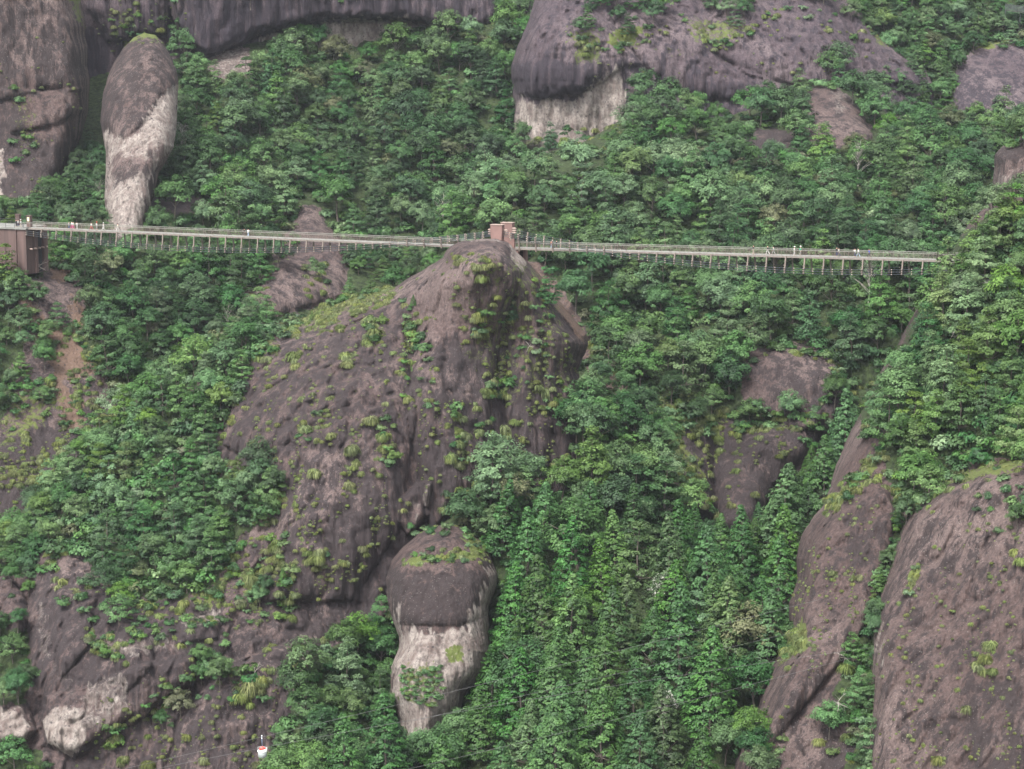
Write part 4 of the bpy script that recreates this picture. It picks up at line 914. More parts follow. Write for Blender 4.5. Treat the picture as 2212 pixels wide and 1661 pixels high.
put(at_massif, 613, 1262, 'cedar', 'mid green', 0.36); put(at_massif, 1250, 800, 'cedar', 'mid green', 0.42)
# grass tufts: x, y, radius px at the picture
TU = [(638, 768, 22), (640, 790, 15), (748, 770, 20), (750, 785, 15), (800, 695, 24), (810, 718, 22), (795, 740, 14), (888, 700, 18), (893, 720, 18), (898, 742, 15), (578, 792, 9), (600, 765, 7), (565, 760, 13), (735, 705, 14), (700, 715, 12), (735, 695, 10),
      (1035, 685, 20), (1038, 715, 20), (1028, 720, 14), (985, 655, 9), (1000, 560, 12), (1030, 575, 14), (1040, 600, 16), (1055, 560, 10), (960, 590, 8), (1075, 640, 10), (1065, 655, 10), (1100, 690, 12), (1108, 650, 9),
      (885, 780, 12), (880, 860, 15), (835, 870, 10), (800, 905, 18), (830, 940, 20), (830, 965, 16), (760, 970, 18), (770, 1000, 13), (755, 1048, 15), (680, 1022, 17), (660, 925, 17), (715, 938, 12), (655, 860, 12), (710, 860, 10), (600, 915, 9), (580, 925, 8),
      (985, 895, 14), (988, 930, 14), (975, 985, 20), (990, 1000, 15), (1030, 880, 12), (1030, 1045, 14), (1010, 940, 12), (1035, 930, 14), (1090, 925, 20), (1100, 940, 16), (1112, 910, 13), (1055, 845, 18), (1085, 845, 16), (1180, 855, 12), (1195, 870, 14), (1210, 860, 10), (1175, 888, 10),
      (600, 1180, 20), (598, 1205, 15), (545, 1250, 24), (535, 1262, 15), (520, 1300, 14), (590, 1395, 12), (540, 1480, 26), (520, 1505, 20), (560, 1470, 18), (685, 1205, 18), (690, 1190, 14), (740, 1215, 11), (783, 1183, 14), (790, 1195, 10), (740, 1165, 8), (765, 1250, 8), (820, 1270, 7),
      (640, 1400, 14), (700, 1380, 12), (655, 1395, 12), (250, 1590, 17), (240, 1605, 12), (405, 1590, 12), (265, 1640, 14), (505, 1610, 8), (320, 1650, 16), (558, 1650, 14), (440, 1640, 12), (250, 1420, 10), (275, 1430, 10),
      (870, 1100, 10), (880, 1085, 9), (1000, 1230, 8), (925, 1243, 8), (955, 1170, 0), (1215, 720, 10), (1222, 735, 8), (700, 770, 9), (850, 760, 9), (640, 700, 14), (620, 712, 12), (665, 694, 14), (690, 684, 14), (715, 672, 14), (740, 660, 15), (765, 650, 15), (790, 642, 14), (815, 635, 13), (840, 628, 12), (735, 672, 14), (765, 665, 13), (800, 655, 12), (700, 695, 12), (870, 620, 8), (905, 600, 7), (940, 582, 7)]
for x, y, r_ in TU:
    if r_ > 0:
        for k in range(1 if r_ < 11 else 3):
            put(at_massif, x + rng.uniform(-.4, .4) * r_ * (k > 0), y + rng.uniform(-.4, .6) * r_ * (k > 0), 'tuft', 'straw-green', r_ * 0.85 / 10.6 * (1.0 if k == 0 else 0.7))
for x, y, r_ in ((1860, 1245, 12), (1828, 1440, 18), (1800, 1235, 10), (1880, 1040, 14), (1735, 1385, 20), (1720, 1400, 16), (1705, 1440, 10), (1770, 1600, 14), (1835, 1590, 16), (2140, 1390, 16), (2130, 1420, 16), (2115, 1440, 14), (2090, 1530, 14), (2030, 1640, 16), (1975, 1260, 10), (1968, 1275, 9), (1945, 1300, 8), (2195, 1190, 14), (2205, 1210, 14)):
    put(at_right, x, y, 'tuft', 'straw-green', r_ / 13.5)
# many small tufts dotted over the faces
def dots(at, polys, n, smin, smax):
    for poly in polys:
        p = np.array(poly, float); x0, y0 = p.min(0); x1, y1 = p.max(0)
        xs = rng.uniform(x0, x1, n * 3); ys = rng.uniform(y0, y1, n * 3); m = inside(xs, ys, p)
        xs, ys = xs[m][:n], ys[m][:n]
        nzv = 1.3 * pn(np.stack([xs / 30, ys / 120, xs * 0], 1), 5) + 0.6 * pn(np.stack([xs / 12, ys / 16, xs * 0 + 4], 1), 6)
        W = at(xs, ys)
        for q, z in zip(W, nzv):
            if z > 0.08 + 0.12 * rng.uniform(-1, 1):
                PLANTS.append(dict(shape='tuft', var=int(rng.integers(3)), tint='straw-green', pos=q - np.array([0, 0, 0.05]), scale=smin + (smax - smin) * rng.uniform() ** 3, rot=rng.uniform(0, 6.28), zs=1.0))
dots(at_massif, [[(560, 740), (840, 660), (930, 640), (960, 780), (950, 1060), (860, 1100), (840, 1200), (700, 1300), (560, 1300), (620, 1060), (480, 950), (520, 820)]], 2600, 0.14, 0.7)
dots(at_massif, [[(960, 560), (1090, 540), (1200, 660), (1250, 800), (1240, 900), (1060, 880), (980, 720)], [(960, 860), (1200, 880), (1240, 1030), (960, 1090)]], 900, 0.14, 0.7)
dots(at_massif, [[(430, 1200), (620, 1080), (640, 1300), (520, 1380), (470, 1290)], [(220, 1500), (700, 1350), (600, 1661), (160, 1661)]], 600, 0.15, 0.65)
dots(at_massif, [[(600, 715), (660, 690), (800, 636), (850, 628), (860, 650), (720, 700), (610, 740)]], 900, 0.35, 1.0)
dots(at_slope_l, [[(0, 860), (150, 800), (240, 780), (330, 860), (280, 1000), (150, 1100), (0, 1150)]], 1700, 0.3, 1.1)
dots(at_slope_r, [[(1290, 700), (1400, 780), (1560, 880), (1760, 900), (1700, 1000), (1600, 1100), (1480, 1060), (1400, 900)]], 1000, 0.3, 1.1)
dots(at_right, [[(1900, 1250), (2212, 1060), (2212, 1661), (1890, 1661)], [(1740, 1180), (1900, 1000), (1890, 1280), (1620, 1640)]], 700, 0.15, 0.5)
dots(at_cliff_r, [[(1200, 60), (1700, 60), (1900, 100), (1850, 160), (1250, 180)]], 120, 0.3, 0.8)
dots(at_col_l, [[(0, 40), (180, 60), (170, 300), (60, 460), (0, 450)]], 90, 0.25, 0.7)
dots(at_cliff_b, [[(200, 0), (420, 0), (420, 110), (220, 130)]], 130, 0.3, 1.0)
# green columns and shoulders of the central face
for pl, k_ in (([(560, 700), (640, 715), (600, 760), (540, 800), (520, 860), (490, 860), (520, 780)], 1.9), ([(870, 650), (910, 680), (915, 760), (880, 760)], 1.6), ([(785, 690), (825, 690), (825, 740), (790, 745)], 1.4), ([(1020, 670), (1055, 680), (1055, 730), (1025, 735)], 1.4),
               ([(820, 900), (850, 900), (850, 1000), (825, 1000)], 1.5), ([(975, 880), (1000, 880), (1005, 960), (980, 960)], 1.5), ([(1160, 830), (1215, 830), (1200, 900), (1165, 895)], 1.6), ([(1050, 820), (1110, 830), (1090, 870), (1055, 870)], 1.6), ([(560, 1170), (620, 1160), (620, 1220), (570, 1230)], 1.6),
               ([(500, 1230), (580, 1220), (570, 1290), (510, 1300)], 1.8), ([(660, 1180), (710, 1180), (700, 1230), (670, 1230)], 1.5), ([(600, 1240), (640, 1230), (640, 1330), (600, 1340)], 1.7), ([(500, 1440), (600, 1440), (570, 1520), (500, 1530)], 1.7), ([(230, 1560), (270, 1560), (260, 1610), (230, 1620)], 1.5), ([(620, 1460), (680, 1450), (700, 1560), (640, 1600)], 2.0), ([(960, 1060), (1050, 1040), (1040, 1080), (960, 1110)], 1.8)):
    scatter(at_massif, [pl], k_, {'shrub': 3.4, 'tuft': 3}, {'mid green': 4, 'fresh yellow-green': 3, 'deep green': 2}, (0.65, 1.25))
# edges of the wooded patches: grass hanging at the rims
rim(at_massif, [(600, 730), (530, 790), (515, 880), (445, 960), (490, 1040), (610, 1040), (600, 1110), (520, 1180), (470, 1280), (380, 1310), (300, 1310)], 150, 0.4, 1.1, 10)
rim(at_right, [(1865, 900), (1900, 980), (1925, 1060), (1990, 1090), (2060, 1045), (2130, 1000), (2212, 1005)], 80, 0.5, 1.1, 9)
rim(at_cliff_r, [(1235, 75), (1290, 110), (1370, 100), (1470, 40), (1510, 70), (1565, 105), (1620, 60), (1700, 20), (1790, 60), (1880, 80)], 90, 0.5, 1.3, 7, 0.4)
rim(at_slope_r, [(1590, 780), (1700, 750), (1790, 770), (1830, 850), (1700, 920), (1560, 930), (1440, 910), (1380, 890)], 100, 0.5, 1.3, 8, 0.4)
rim(at_slope_l, [(40, 600), (60, 680), (110, 760), (170, 700), (215, 800), (150, 900), (200, 960)], 90, 0.5, 1.1, 12, 0.5)
rim(at_slope_r, [(1200, 660), (1280, 760), (1330, 800), (1400, 850), (1420, 930), (1480, 1020), (1540, 1120)], 110, 0.5, 1.2, 12, 0.5)
rim(at_slope_l, [(515, 680), (540, 640), (600, 560), (640, 510)], 40, 0.5, 1.0, 8, 0.4)
rim(at_massif, [(600, 706), (660, 692), (720, 657), (800, 634), (850, 622)], 110, 0.6, 1.2, 5, 0.06)
rim(at_massif, [(540, 700), (600, 712), (640, 700)], 40, 0.8, 1.5, 7, 0.7)
rim(at_massif, [(100, 1200), (160, 1280), (200, 1370), (250, 1430)], 40, 0.6, 1.1, 14, 0.5)
rim(at_massif, [(200, 1390), (330, 1380), (480, 1330)], 50, 0.4, 1.0, 16, 0.5)
rim(at_massif, [(1240, 860), (1270, 960), (1260, 1050)], 30, 0.5, 1.1, 8, 0.4)

# ------------------------------------------------------------ turn plants into objects
LANDMARKS = [('the egg-topped rock pillar', 305, 180), ("the egg-topped pillar's whitish foot", 285, 430), ("the far-left rock column", 100, 220), ('the red-brown bridge pylon', 1085, 505), ('the brown bridge abutment', 50, 530), ('the dark-capped middle rock pillar', 955, 1240), ("the middle pillar's ivy-covered foot", 905, 1500),
             ('the white hanging bucket', 567, 1618), ('the bare summit below the pylon', 1040, 570), ('the big dark central rock face', 760, 1000), ('the white-faced overhanging cliff', 1210, 190), ('the orange scree scar at left', 150, 720), ("the bare slab under the bridge", 640, 600), ('the dark bluff right of centre', 1710, 820),
             ('the dark ravine cliffs', 1590, 1040), ('the right end of the bridge', 2050, 555), ("the furrowed right-edge outcrop", 2185, 380), ("the grey knoll amid the trees", 1815, 260), ('the grey-white flowering tree', 1430, 1260), ("the left bridge span's middle", 520, 510), ("the right bridge span's middle", 1600, 545),
             ('the narrow near rock slab', 1790, 1250), ('the broad near rock face', 2060, 1350), ('the wooded gully between near slabs', 1880, 1430), ('the white patch at lower left', 145, 1580), ('the long grassy crest', 760, 650), ('the far dark cliff wall', 700, 20), ("the upper-right far cliff", 1650, 120), ('the wooded left flank', 330, 1080), ('the bottom left corner', 60, 1640), ('the bottom centre edge', 1150, 1650)]
def where(x, y):
    best = min(LANDMARKS, key=lambda q: (q[1] - x) ** 2 + (q[2] - y) ** 2)
    dx, dy = x - best[1], y - best[2]
    a = math.degrees(math.atan2(-dy, dx)) % 360
    ph = ['right of', 'above right of', 'above', 'above left of', 'left of', 'below left of', 'below', 'below right of'][int(((a + 22.5) % 360) // 45)]
    return f'{ph} {best[0]}', math.hypot(dx, dy)
ORD = ['', 'nearest to it', 'second nearest', 'third nearest', 'fourth nearest', 'fifth nearest', 'sixth nearest', 'seventh nearest', 'eighth nearest', 'ninth nearest', 'tenth nearest', 'eleventh nearest', 'twelfth nearest']
LIM = {'cedar': 290, 'shrub': 290, 'tuft': 290, 'tree': 290}
KIND = {'broad': 'tree', 'layered': 'tree', 'pine': 'tree', 'sparse': 'tree', 'cedar': 'cedar', 'shrub': 'shrub', 'tuft': 'tuft'}
CAT = {'tree': 'tree', 'cedar': 'conifer', 'shrub': 'shrub', 'tuft': 'grass tuft'}
NAME = {'broad': 'broadleaf_tree', 'layered': 'broadleaf_tree', 'pine': 'pine_tree', 'sparse': 'broadleaf_tree', 'cedar': 'cedar_tree', 'shrub': 'shrub', 'tuft': 'grass_tuft'}
HGT = {'broad': 8, 'layered': 8, 'pine': 9, 'sparse': 9, 'cedar': 12, 'shrub': 2, 'tuft': 1}
GRP = {'tree': 'trees of the mountain woods', 'cedar': 'cedars in the valley wood', 'shrub': 'shrubs on the cliffs and rims', 'tuft': 'grass tufts clinging to the rock'}
for p in PLANTS:
    h = HGT[p['shape']] * p['scale']
    x, y, D = proj(p['pos'] + np.array([0, 0, h * 0.6]))
    p['sx'], p['sy'], p['D'] = float(x), float(y), float(D)
    p['size'] = h / D
    if p['shape'] == 'tuft': p['tint'] = 'straw-green'
    if p['shape'] == 'cedar' and p['tint'] not in ('mid green', 'fresh yellow-green'): p['tint'] = 'mid green' if rng.uniform() < .7 else 'deep green'
    p['ok'] = 6 < x < 2206 and 6 < y < 1655
# which plants can be seen: coarse z-buffer of crown discs
def visible_scores():
    gw, gh = 553, 415
    zb = np.full((gh, gw), 1e9); own = -np.ones((gh, gw), int)
    for i, p in enumerate(PLANTS):
        if not (-50 < p['sx'] < 2262 and -50 < p['sy'] < 1711): continue
        w = {'cedar': 0.17, 'tuft': 0.9, 'shrub': 0.7}.get(p['shape'], 0.36) * p['size'] * FPX / 4
        hh = {'cedar': 0.45, 'tuft': 0.7, 'shrub': 0.5}.get(p['shape'], 0.36) * p['size'] * FPX / 4
        cx, cy = p['sx'] / 4, p['sy'] / 4
        x0, x1 = int(max(0, cx - w)), int(min(gw, cx + w + 1)); y0, y1 = int(max(0, cy - hh)), int(min(gh, cy + hh + 1))
        if x0 >= x1 or y0 >= y1: continue
        yy, xx = np.mgrid[y0:y1, x0:x1]
        m = (((xx - cx) / w) ** 2 + ((yy - cy) / hh) ** 2 <= 1) & (zb[y0:y1, x0:x1] > p['D'])
        zb[y0:y1, x0:x1][m] = p['D']; own[y0:y1, x0:x1][m] = i
    cnt = np.bincount(own[own >= 0], minlength=len(PLANTS))
    return cnt
vis = visible_scores()
for i, p in enumerate(PLANTS): p['vis'] = int(vis[i])
PROTO = {}
STUFF = {'tree': [], 'cedar': [], 'shrub': [], 'tuft': []}
labels = {}
n_ind = {}
for kind in STUFF:
    mem = [p for p in PLANTS if KIND[p['shape']] == kind]
    mem.sort(key=lambda p: -(p['vis'] * p['ok'] + 1000 * bool(p.get('fixed') and p['ok'] and p['vis'] > 2 and kind != 'tuft')))
    ind = [p for p in mem[:LIM[kind]] if p['ok'] and p['vis'] > 1]
    rest = [p for p in mem if not any(p is q for q in ind[:0])]
    ids = set(id(p) for p in ind)
    STUFF[kind] = [p for p in mem if id(p) not in ids]
    n_ind[kind] = len(ind)
    for p in ind:
        desc = SHAPES[p['shape']][0]
        tn = p['tint']
        if p['shape'] == 'sparse' and tn == 'grey-white': desc = 'sparse tree'
        p['desc'] = f'{tn} {desc}'
        p['wh'], p['wd'] = where(p['sx'], p['sy'])
        labels.setdefault((p['desc'], p['wh']), []).append(p)
    for p in ind:
        crown, tk = plant_meshes(p['shape'], p['var'], p['tint'])
        if kind == 'tuft':
            o = bpy.data.objects.new('grass_tuft', crown); root = o
        else:
            root = bpy.data.objects.new(NAME[p['shape']], None); root.empty_display_size = 0.5
            c = bpy.data.objects.new('crown' if kind != 'shrub' else 'foliage', crown); c.parent = root
            t = bpy.data.objects.new('trunk' if kind != 'shrub' else 'stem', tk); t.parent = root
            COL.objects.link(c); COL.objects.link(t)
        COL.objects.link(root)
        s = p['scale']
        root.location = p['pos']; root.rotation_euler = (rng.normal() * .04, rng.normal() * .04, p['rot'])
        root.scale = (s, s, s * p['zs'])
        p['root'] = root
        PROTO.setdefault((p['shape'], p['var'], p['tint']), True)
for (desc, wh), ps in labels.items():
    ps.sort(key=lambda p: p['wd'])
    for i, p in enumerate(ps):
        lab = f'{desc} {wh}'
        if len(lab.split()) > 14: lab = lab.replace('layered flat-topped tree', 'flat-topped tree').replace('sparse thin-crowned tree', 'sparse tree').replace('conical cedar', 'cedar').replace('feathery pine', 'pine').replace('round-crowned', 'round').replace('pale grey-green', 'pale green').replace('fresh yellow-green', 'yellow-green').replace('drooping grass', 'grass')
        if len(ps) > 1: lab += ', ' + (ORD[i + 1] if i < 12 else f'{i + 1}th nearest')
        if len(lab.split()) > 16: lab = ' '.join(lab.replace(' the ', ' ').split()[:16])
        tag(p['root'], lab, CAT[KIND[p['shape']]], GRP[KIND[p['shape']]])
# the rest of the wood and of the small tufts: point clouds that carry the same plants
lib = {}
def stuff_object(name, plist, label, cat):
    me = bpy.data.meshes.new(name)
    P = np.array([p['pos'] for p in plist], np.float32)
    me.vertices.add(len(P)); me.vertices.foreach_set('co', P.ravel())
    keys = sorted(set((p['shape'], p['var'], p['tint']) for p in plist))
    ki = {k: i for i, k in enumerate(keys)}
    for an, ty, arr in (('proto', 'INT', [ki[(p['shape'], p['var'], p['tint'])] for p in plist]), ('scl', 'FLOAT', [p['scale'] for p in plist]), ('yaw', 'FLOAT', [p['rot'] for p in plist])):
        a = me.attributes.new(an, ty, 'POINT'); a.data.foreach_set('value', np.array(arr))
    o = bpy.data.objects.new(name, me); COL.objects.link(o)
    ng = bpy.data.node_groups.new(name + '_nodes', 'GeometryNodeTree')
    ng.interface.new_socket('Geometry', in_out='INPUT', socket_type='NodeSocketGeometry')
    ng.interface.new_socket('Geometry', in_out='OUTPUT', socket_type='NodeSocketGeometry')
    N, L = ng.nodes, ng.links
    gi, go = N.new('NodeGroupInput'), N.new('NodeGroupOutput')
    def attr(nm, ty):
        a = N.new('GeometryNodeInputNamedAttribute'); a.data_type = ty; a.inputs['Name'].default_value = nm; return a.outputs['Attribute']
    pr, sc_, yw = attr('proto', 'INT'), attr('scl', 'FLOAT'), attr('yaw', 'FLOAT')
    cx = N.new('ShaderNodeCombineXYZ'); L.new(yw, cx.inputs['Z'])
    m2p = N.new('GeometryNodeMeshToPoints'); L.new(gi.outputs[0], m2p.inputs['Mesh'])
    jn = N.new('GeometryNodeJoinGeometry')
    for k, i in ki.items():
        crown, tk = plant_meshes(*k)
        grp = N.new('GeometryNodeJoinGeometry')
        for part, mesh in (('c', crown), ('t', tk)):
            if mesh is None: continue
            if mesh.name not in lib:       # find any object that carries this mesh
                ob = next((x for x in COL.objects if x.data is mesh), None)
                lib[mesh.name] = ob
            ob = lib[mesh.name]
            if ob is None: continue
            oi = N.new('GeometryNodeObjectInfo'); oi.transform_space = 'ORIGINAL'; oi.inputs['Object'].default_value = ob
            L.new(oi.outputs['Geometry'], grp.inputs[0])
        cmp_ = N.new('FunctionNodeCompare'); cmp_.data_type = 'INT'; cmp_.operation = 'EQUAL'
        L.new(pr, cmp_.inputs[2]); cmp_.inputs[3].default_value = i
        g2i = N.new('GeometryNodeGeometryToInstance'); L.new(grp.outputs[0], g2i.inputs[0])
        ip = N.new('GeometryNodeInstanceOnPoints')
        L.new(m2p.outputs[0], ip.inputs['Points']); L.new(cmp_.outputs[0], ip.inputs['Selection']); L.new(g2i.outputs[0], ip.inputs['Instance'])
        L.new(cx.outputs[0], ip.inputs['Rotation']); L.new(sc_, ip.inputs['Scale'])
        L.new(ip.outputs[0], jn.inputs[0])
    L.new(jn.outputs[0], go.inputs[0])
    md = o.modifiers.new('plants', 'NODES'); md.node_group = ng
    tag(o, label, cat, None, 'stuff')
    return o
# plants kept only as stuff must borrow a mesh that some single plant carries
have = set((p['shape'], p['var'], p['tint']) for k in labels.values() for p in k)
for kind, plist in STUFF.items():
    for p in plist:
        if (p['shape'], p['var'], p['tint']) not in have:
            alt = [h for h in have if h[0] == p['shape']]
            near = [h for h in alt if h[2] == p['tint']] or alt
            h = near[int(rng.integers(len(near)))]
            p['var'], p['tint'] = h[1], h[2]
stuff_object('forest', STUFF['tree'] + STUFF['cedar'], 'dense green forest filling the slopes between and behind the single trees', 'forest')
stuff_object('undergrowth', STUFF['shrub'], 'low leafy undergrowth along the rims and ledges of the cliffs', 'undergrowth')
stuff_object('grass', STUFF['tuft'], 'small yellow-green grass tufts speckled over the rock faces', 'grass')
print('PLANTS', len(PLANTS), n_ind, {k: len(v) for k, v in STUFF.items()})
#MORE2
# ------------------------------------------------------------ bridge
M_STEEL = plain('pale_grey_painted_steel', (0.22, 0.22, 0.195), 0.55, var=0.1)
M_POST = plain('beige_brown_steel', (0.18, 0.147, 0.125), 0.6, var=0.12)
M_BEAM = plain('grey_pink_deck_beam', (0.19, 0.165, 0.148), 0.6, var=0.12)
M_DECK = plain('pale_deck_boards', (0.20, 0.20, 0.185), 0.8, var=0.12)
M_CABLE = plain('dark_steel_cable', (0.035, 0.045, 0.055), 0.5)
M_PYL = plain('red_brown_plaster', (0.2, 0.12, 0.106), 0.85, var=0.08, scale=0.6)
M_PYLC = plain('pale_coping', (0.29, 0.22, 0.19), 0.8)
M_ABUT = plain('stained_brown_concrete', (0.105, 0.068, 0.062), 0.9, var=0.22, scale=0.9, streak=True)
M_DARK = plain('hair_and_recess_shade', (0.02, 0.02, 0.022), 0.9)  # near-black for hair, facial marks and the painted shade panel
M_RAILD = plain('dark_green_railing', (0.05, 0.055, 0.06), 0.6)
M_WHITE = plain('white_painted_metal', (0.75, 0.76, 0.75), 0.5, var=0.05)
M_CLAMP = plain('pale_cable_clamp', (0.33, 0.27, 0.22), 0.6)
M_SIGN = plain('pale_yellow_sign', (0.70, 0.68, 0.42), 0.6, var=0.05)
class MB:
    def __init__(s): s.V = []; s.F = []; s.n = 0
    def add(s, V, F):
        s.V.append(np.asarray(V, float)); s.F += [tuple(int(i) + s.n for i in f) for f in F]; s.n += len(V)
    def box(s, c, ax, ay, az_, hx, hy, hz):
        c = np.asarray(c, float); P = []
        for k in (-1, 1):
            for j, i in ((-1, -1), (-1, 1), (1, 1), (1, -1)):
                P.append(c + ax * hx * i + ay * hy * j + az_ * hz * k)
        s.add(P, [(3, 2, 1, 0), (4, 5, 6, 7), (0, 1, 5, 4), (1, 2, 6, 5), (2, 3, 7, 6), (3, 0, 4, 7)])
    def bar(s, p0, p1, w, h=None, up=(0, 0, 1)):
        p0 = np.asarray(p0, float); p1 = np.asarray(p1, float); d = p1 - p0; L = np.linalg.norm(d); d = d / L
        u = np.asarray(up, float)
        if abs(d @ u) > 0.95: u = np.array([0, 1, 0.0])
        a = np.cross(d, u); a /= np.linalg.norm(a); b = np.cross(a, d)
        s.box((p0 + p1) / 2, d, a, b, L / 2, w / 2, (h or w) / 2)
    def tube(s, pts, r, k=6, r1=None):
        V, F = tube(pts, r, r if r1 is None else r1, k); s.add(V, F)
        n = len(pts); s.F += [tuple(s.n - len(V) + j for j in range(k))[::-1], tuple(s.n - k + j for j in range(k))]
    def ball(s, c, r, k=6):
        V, F = [], []
        rings = 5
        for i in range(rings):
            t = math.pi * (i + 0.5) / rings
            for j in range(k):
                V.append((c[0] + r * math.sin(t) * math.cos(6.283 * j / k), c[1] + r * math.sin(t) * math.sin(6.283 * j / k), c[2] + r * math.cos(t)))
        for i in range(rings - 1):
            for j in range(k): F.append((i * k + j, (i + 1) * k + j, (i + 1) * k + (j + 1) % k, i * k + (j + 1) % k))
        F += [tuple(range(k)), tuple((rings - 1) * k + j for j in range(k))[::-1]]
        s.add(V, F)
    def build(s, name, mat, parent=None, smooth_=False, origin=None):
        V = np.vstack(s.V)
        o_ = np.zeros(3) if origin is None else np.asarray(origin, float)
        me = bpy.data.meshes.new(name); me.from_pydata((V - o_).tolist(), [], s.F); me.materials.append(mat)
        if smooth_:
            me.polygons.foreach_set('use_smooth', [True] * len(me.polygons))
        ob = bpy.data.objects.new(name, me); COL.objects.link(ob); ob.location = Vector(o_)
        if parent is not None:
            ob.parent = parent; ob.location = Vector(o_) - parent.location if parent.parent is None else Vector(o_)
        return ob
def empty(name, loc, label=None, cat=None, group=None):
    o = bpy.data.objects.new(name, None); COL.objects.link(o); o.location = Vector([float(q) for q in loc]); o.empty_display_size = 1
    return tag(o, label, cat, group)
PL = U(56, 490.5, 528); PM = U(1085, 533.5, 482); PR = U(2100, 562.5, 430)
UP = np.array([0, 0, 1.0])
bridge = empty('suspension_footbridge', PM, 'long grey steel suspension footbridge crossing the valley over the bare summit', 'bridge')
def spanfun(P0, P1):
    L = np.linalg.norm(P1 - P0); a = (P1 - P0) / L; n = np.cross(a, UP); n /= np.linalg.norm(n)
    if n[1] > 0: n = -n            # towards the camera
    return L, a, n
HW = 1.25
def build_span(P0, P1, hfun, sp=4.0):
    L, a, n = spanfun(P0, P1); up = np.cross(n, a); up = up if up[2] > 0 else -up
    S = lambda s_, l_=0, h=0: P0 + a * s_ + n * l_ + UP * h
    m = MB(); m.box(S(L / 2, 0, -0.04), a, n, up, L / 2, HW + 0.05, 0.04); m.build('deck', M_DECK, bridge)
    for sd in (1, -1):
        m = MB(); m.box(S(L / 2, sd * (HW + 0.12), -0.17), a, n, up, L / 2, 0.07, 0.17); m.build('edge_beam', M_BEAM, bridge)
        m = MB()
        for h in (0.25, 0.5, 0.75, 1.0): m.box(S(L / 2, sd * (HW + 0.1), h), a, n, up, L / 2, 0.009, 0.011)
        nd = int(L / 0.6)
        for k in range(nd):
            m.bar(S(k * 0.6, sd * (HW + 0.1), 0.05), S((k + 1) * 0.6, sd * (HW + 0.1), 1.12), 0.010)
            m.bar(S((k + 1) * 0.6, sd * (HW + 0.1), 0.05), S(k * 0.6, sd * (HW + 0.1), 1.12), 0.010)
        rl = m; m = MB(); m.box(S(L / 2, sd * (HW + 0.1), 1.18), a, n, up, L / 2, 0.05, 0.045); m.build('handrail', M_STEEL, bridge)
        m = rl
        for k in range(int(L / 2) + 1): m.bar(S(k * 2.0, sd * (HW + 0.1), -0.2), S(k * 2.0, sd * (HW + 0.1), 1.15), 0.06)
        m.build('railing', M_POST, bridge)
    nf = int(L / sp)
    off = (L - nf * sp) / 2
    lat = lambda h: HW + 0.30 + 0.16 * abs(h)
    for k in range(nf + 1):
        s_ = off + k * sp; h = hfun(s_ / L)
        m = MB()
        m.bar(S(s_, -HW - 0.3, -0.42), S(s_, HW + 0.3, -0.42), 0.16, 0.2, up=a)
        for sd in (1, -1):
            if h < -0.3: p0, p1 = S(s_, sd * (HW + 0.25), -0.05), S(s_, sd * lat(h), h - 0.62)
            else: p0, p1 = S(s_, sd * (HW + 0.25), -0.62), S(s_, sd * lat(h), max(h, 0.3) + 0.62)
            m.bar(p0, p1, 0.25, 0.25, up=a)
            for dh in (-0.45, 0, 0.45): m.ball(S(s_, sd * (lat(h) + 0.12), h + dh), 0.17)
        m.build('hanger_frame', M_POST, bridge)
        if k < nf:
            s2 = s_ + sp / 2; h2 = hfun(s2 / L); m = MB()
            for dh in (-0.45, 0, 0.45): m.ball(S(s2, lat(h2) + 0.12, h2 + dh), 0.12); m.ball(S(s2, -lat(h2) - 0.12, h2 + dh), 0.12)
            m.build('cable_clamp', M_CLAMP, bridge)
    for sd in (1, -1):
        for dh in (-0.45, 0, 0.45):
            pts = [S(L * t, sd * (lat(hfun(t)) + 0.12), hfun(t) + dh) for t in np.linspace(-0.005, 1.0, 60)]
            m = MB(); m.tube(pts, 0.05, 5); m.build('main_cable', M_CABLE, bridge, True)
    return S, L
hl = lambda t: 15.6 * t * t - 11.5 * t - 0.95
hr = lambda t: 12.6 * t * t - 17.4 * t + 3.25
SL, LL = build_span(PL, PM, hl)
SR, LR = build_span(PM, PR, hr)
# pylon: two leaf-shaped piers, cable sockets, copings, legs below the deck
_, aM, nM = spanfun(PL, PR)
upM = UP
def prism(m, prof, org, ax, ay, az_, half):
    """profile (u,w) in ax/az plane extruded +-half along ay"""
    n = len(prof); V = [org + ax * u + az_ * w + ay * (-half) for u, w in prof] + [org + ax * u + az_ * w + ay * half for u, w in prof]
    F = [tuple(range(n))[::-1], tuple(range(n, 2 * n))] + [(i, (i + 1) % n, n + (i + 1) % n, n + i) for i in range(n)]
    m.add(V, F)
prof = [(-1.02, -7.0), (1.05, -7.0), (1.02, -1.0), (1.3, 1.5), (1.42, 4.85), (-1.25, 4.85), (-1.3, 3.6), (-1.05, 1.0)]
for sd in (1, -1):
    m = MB(); prism(m, prof, PM + nM * sd * 2.35, aM, nM, UP, 0.62); m.build('pier', M_PYL, bridge)
    m = MB(); m.box(PM + nM * sd * 2.35 + aM * 0.08 + UP * 4.91, aM, nM, UP, 1.42, 0.70, 0.06); m.build('coping', M_PYLC, bridge)
    for e in (-1, 1):
        for h in (2.8, 3.25, 3.7):
            c = PM + nM * sd * 1.95 + UP * (h + 0.05)
            m = MB(); m.tube([c + aM * e * 1.0, c + aM * e * 1.9, c + aM * e * 2.15], 0.2, 8); m.tube([c + aM * e * 2.15, c + aM * e * 2.3], 0.12, 8); m.build('cable_socket', M_PYLC, bridge)
m = MB(); m.box(PM + aM * 1.9 + nM * 1.75 + UP * 0.75, aM, nM, UP, 1.15, 0.16, 0.85); m.box(PM + aM * 3.4 + nM * 1.75 + UP * 0.95, aM, nM, UP, 0.34, 0.2, 1.05); m.build('parapet_wall', M_PYL, bridge)
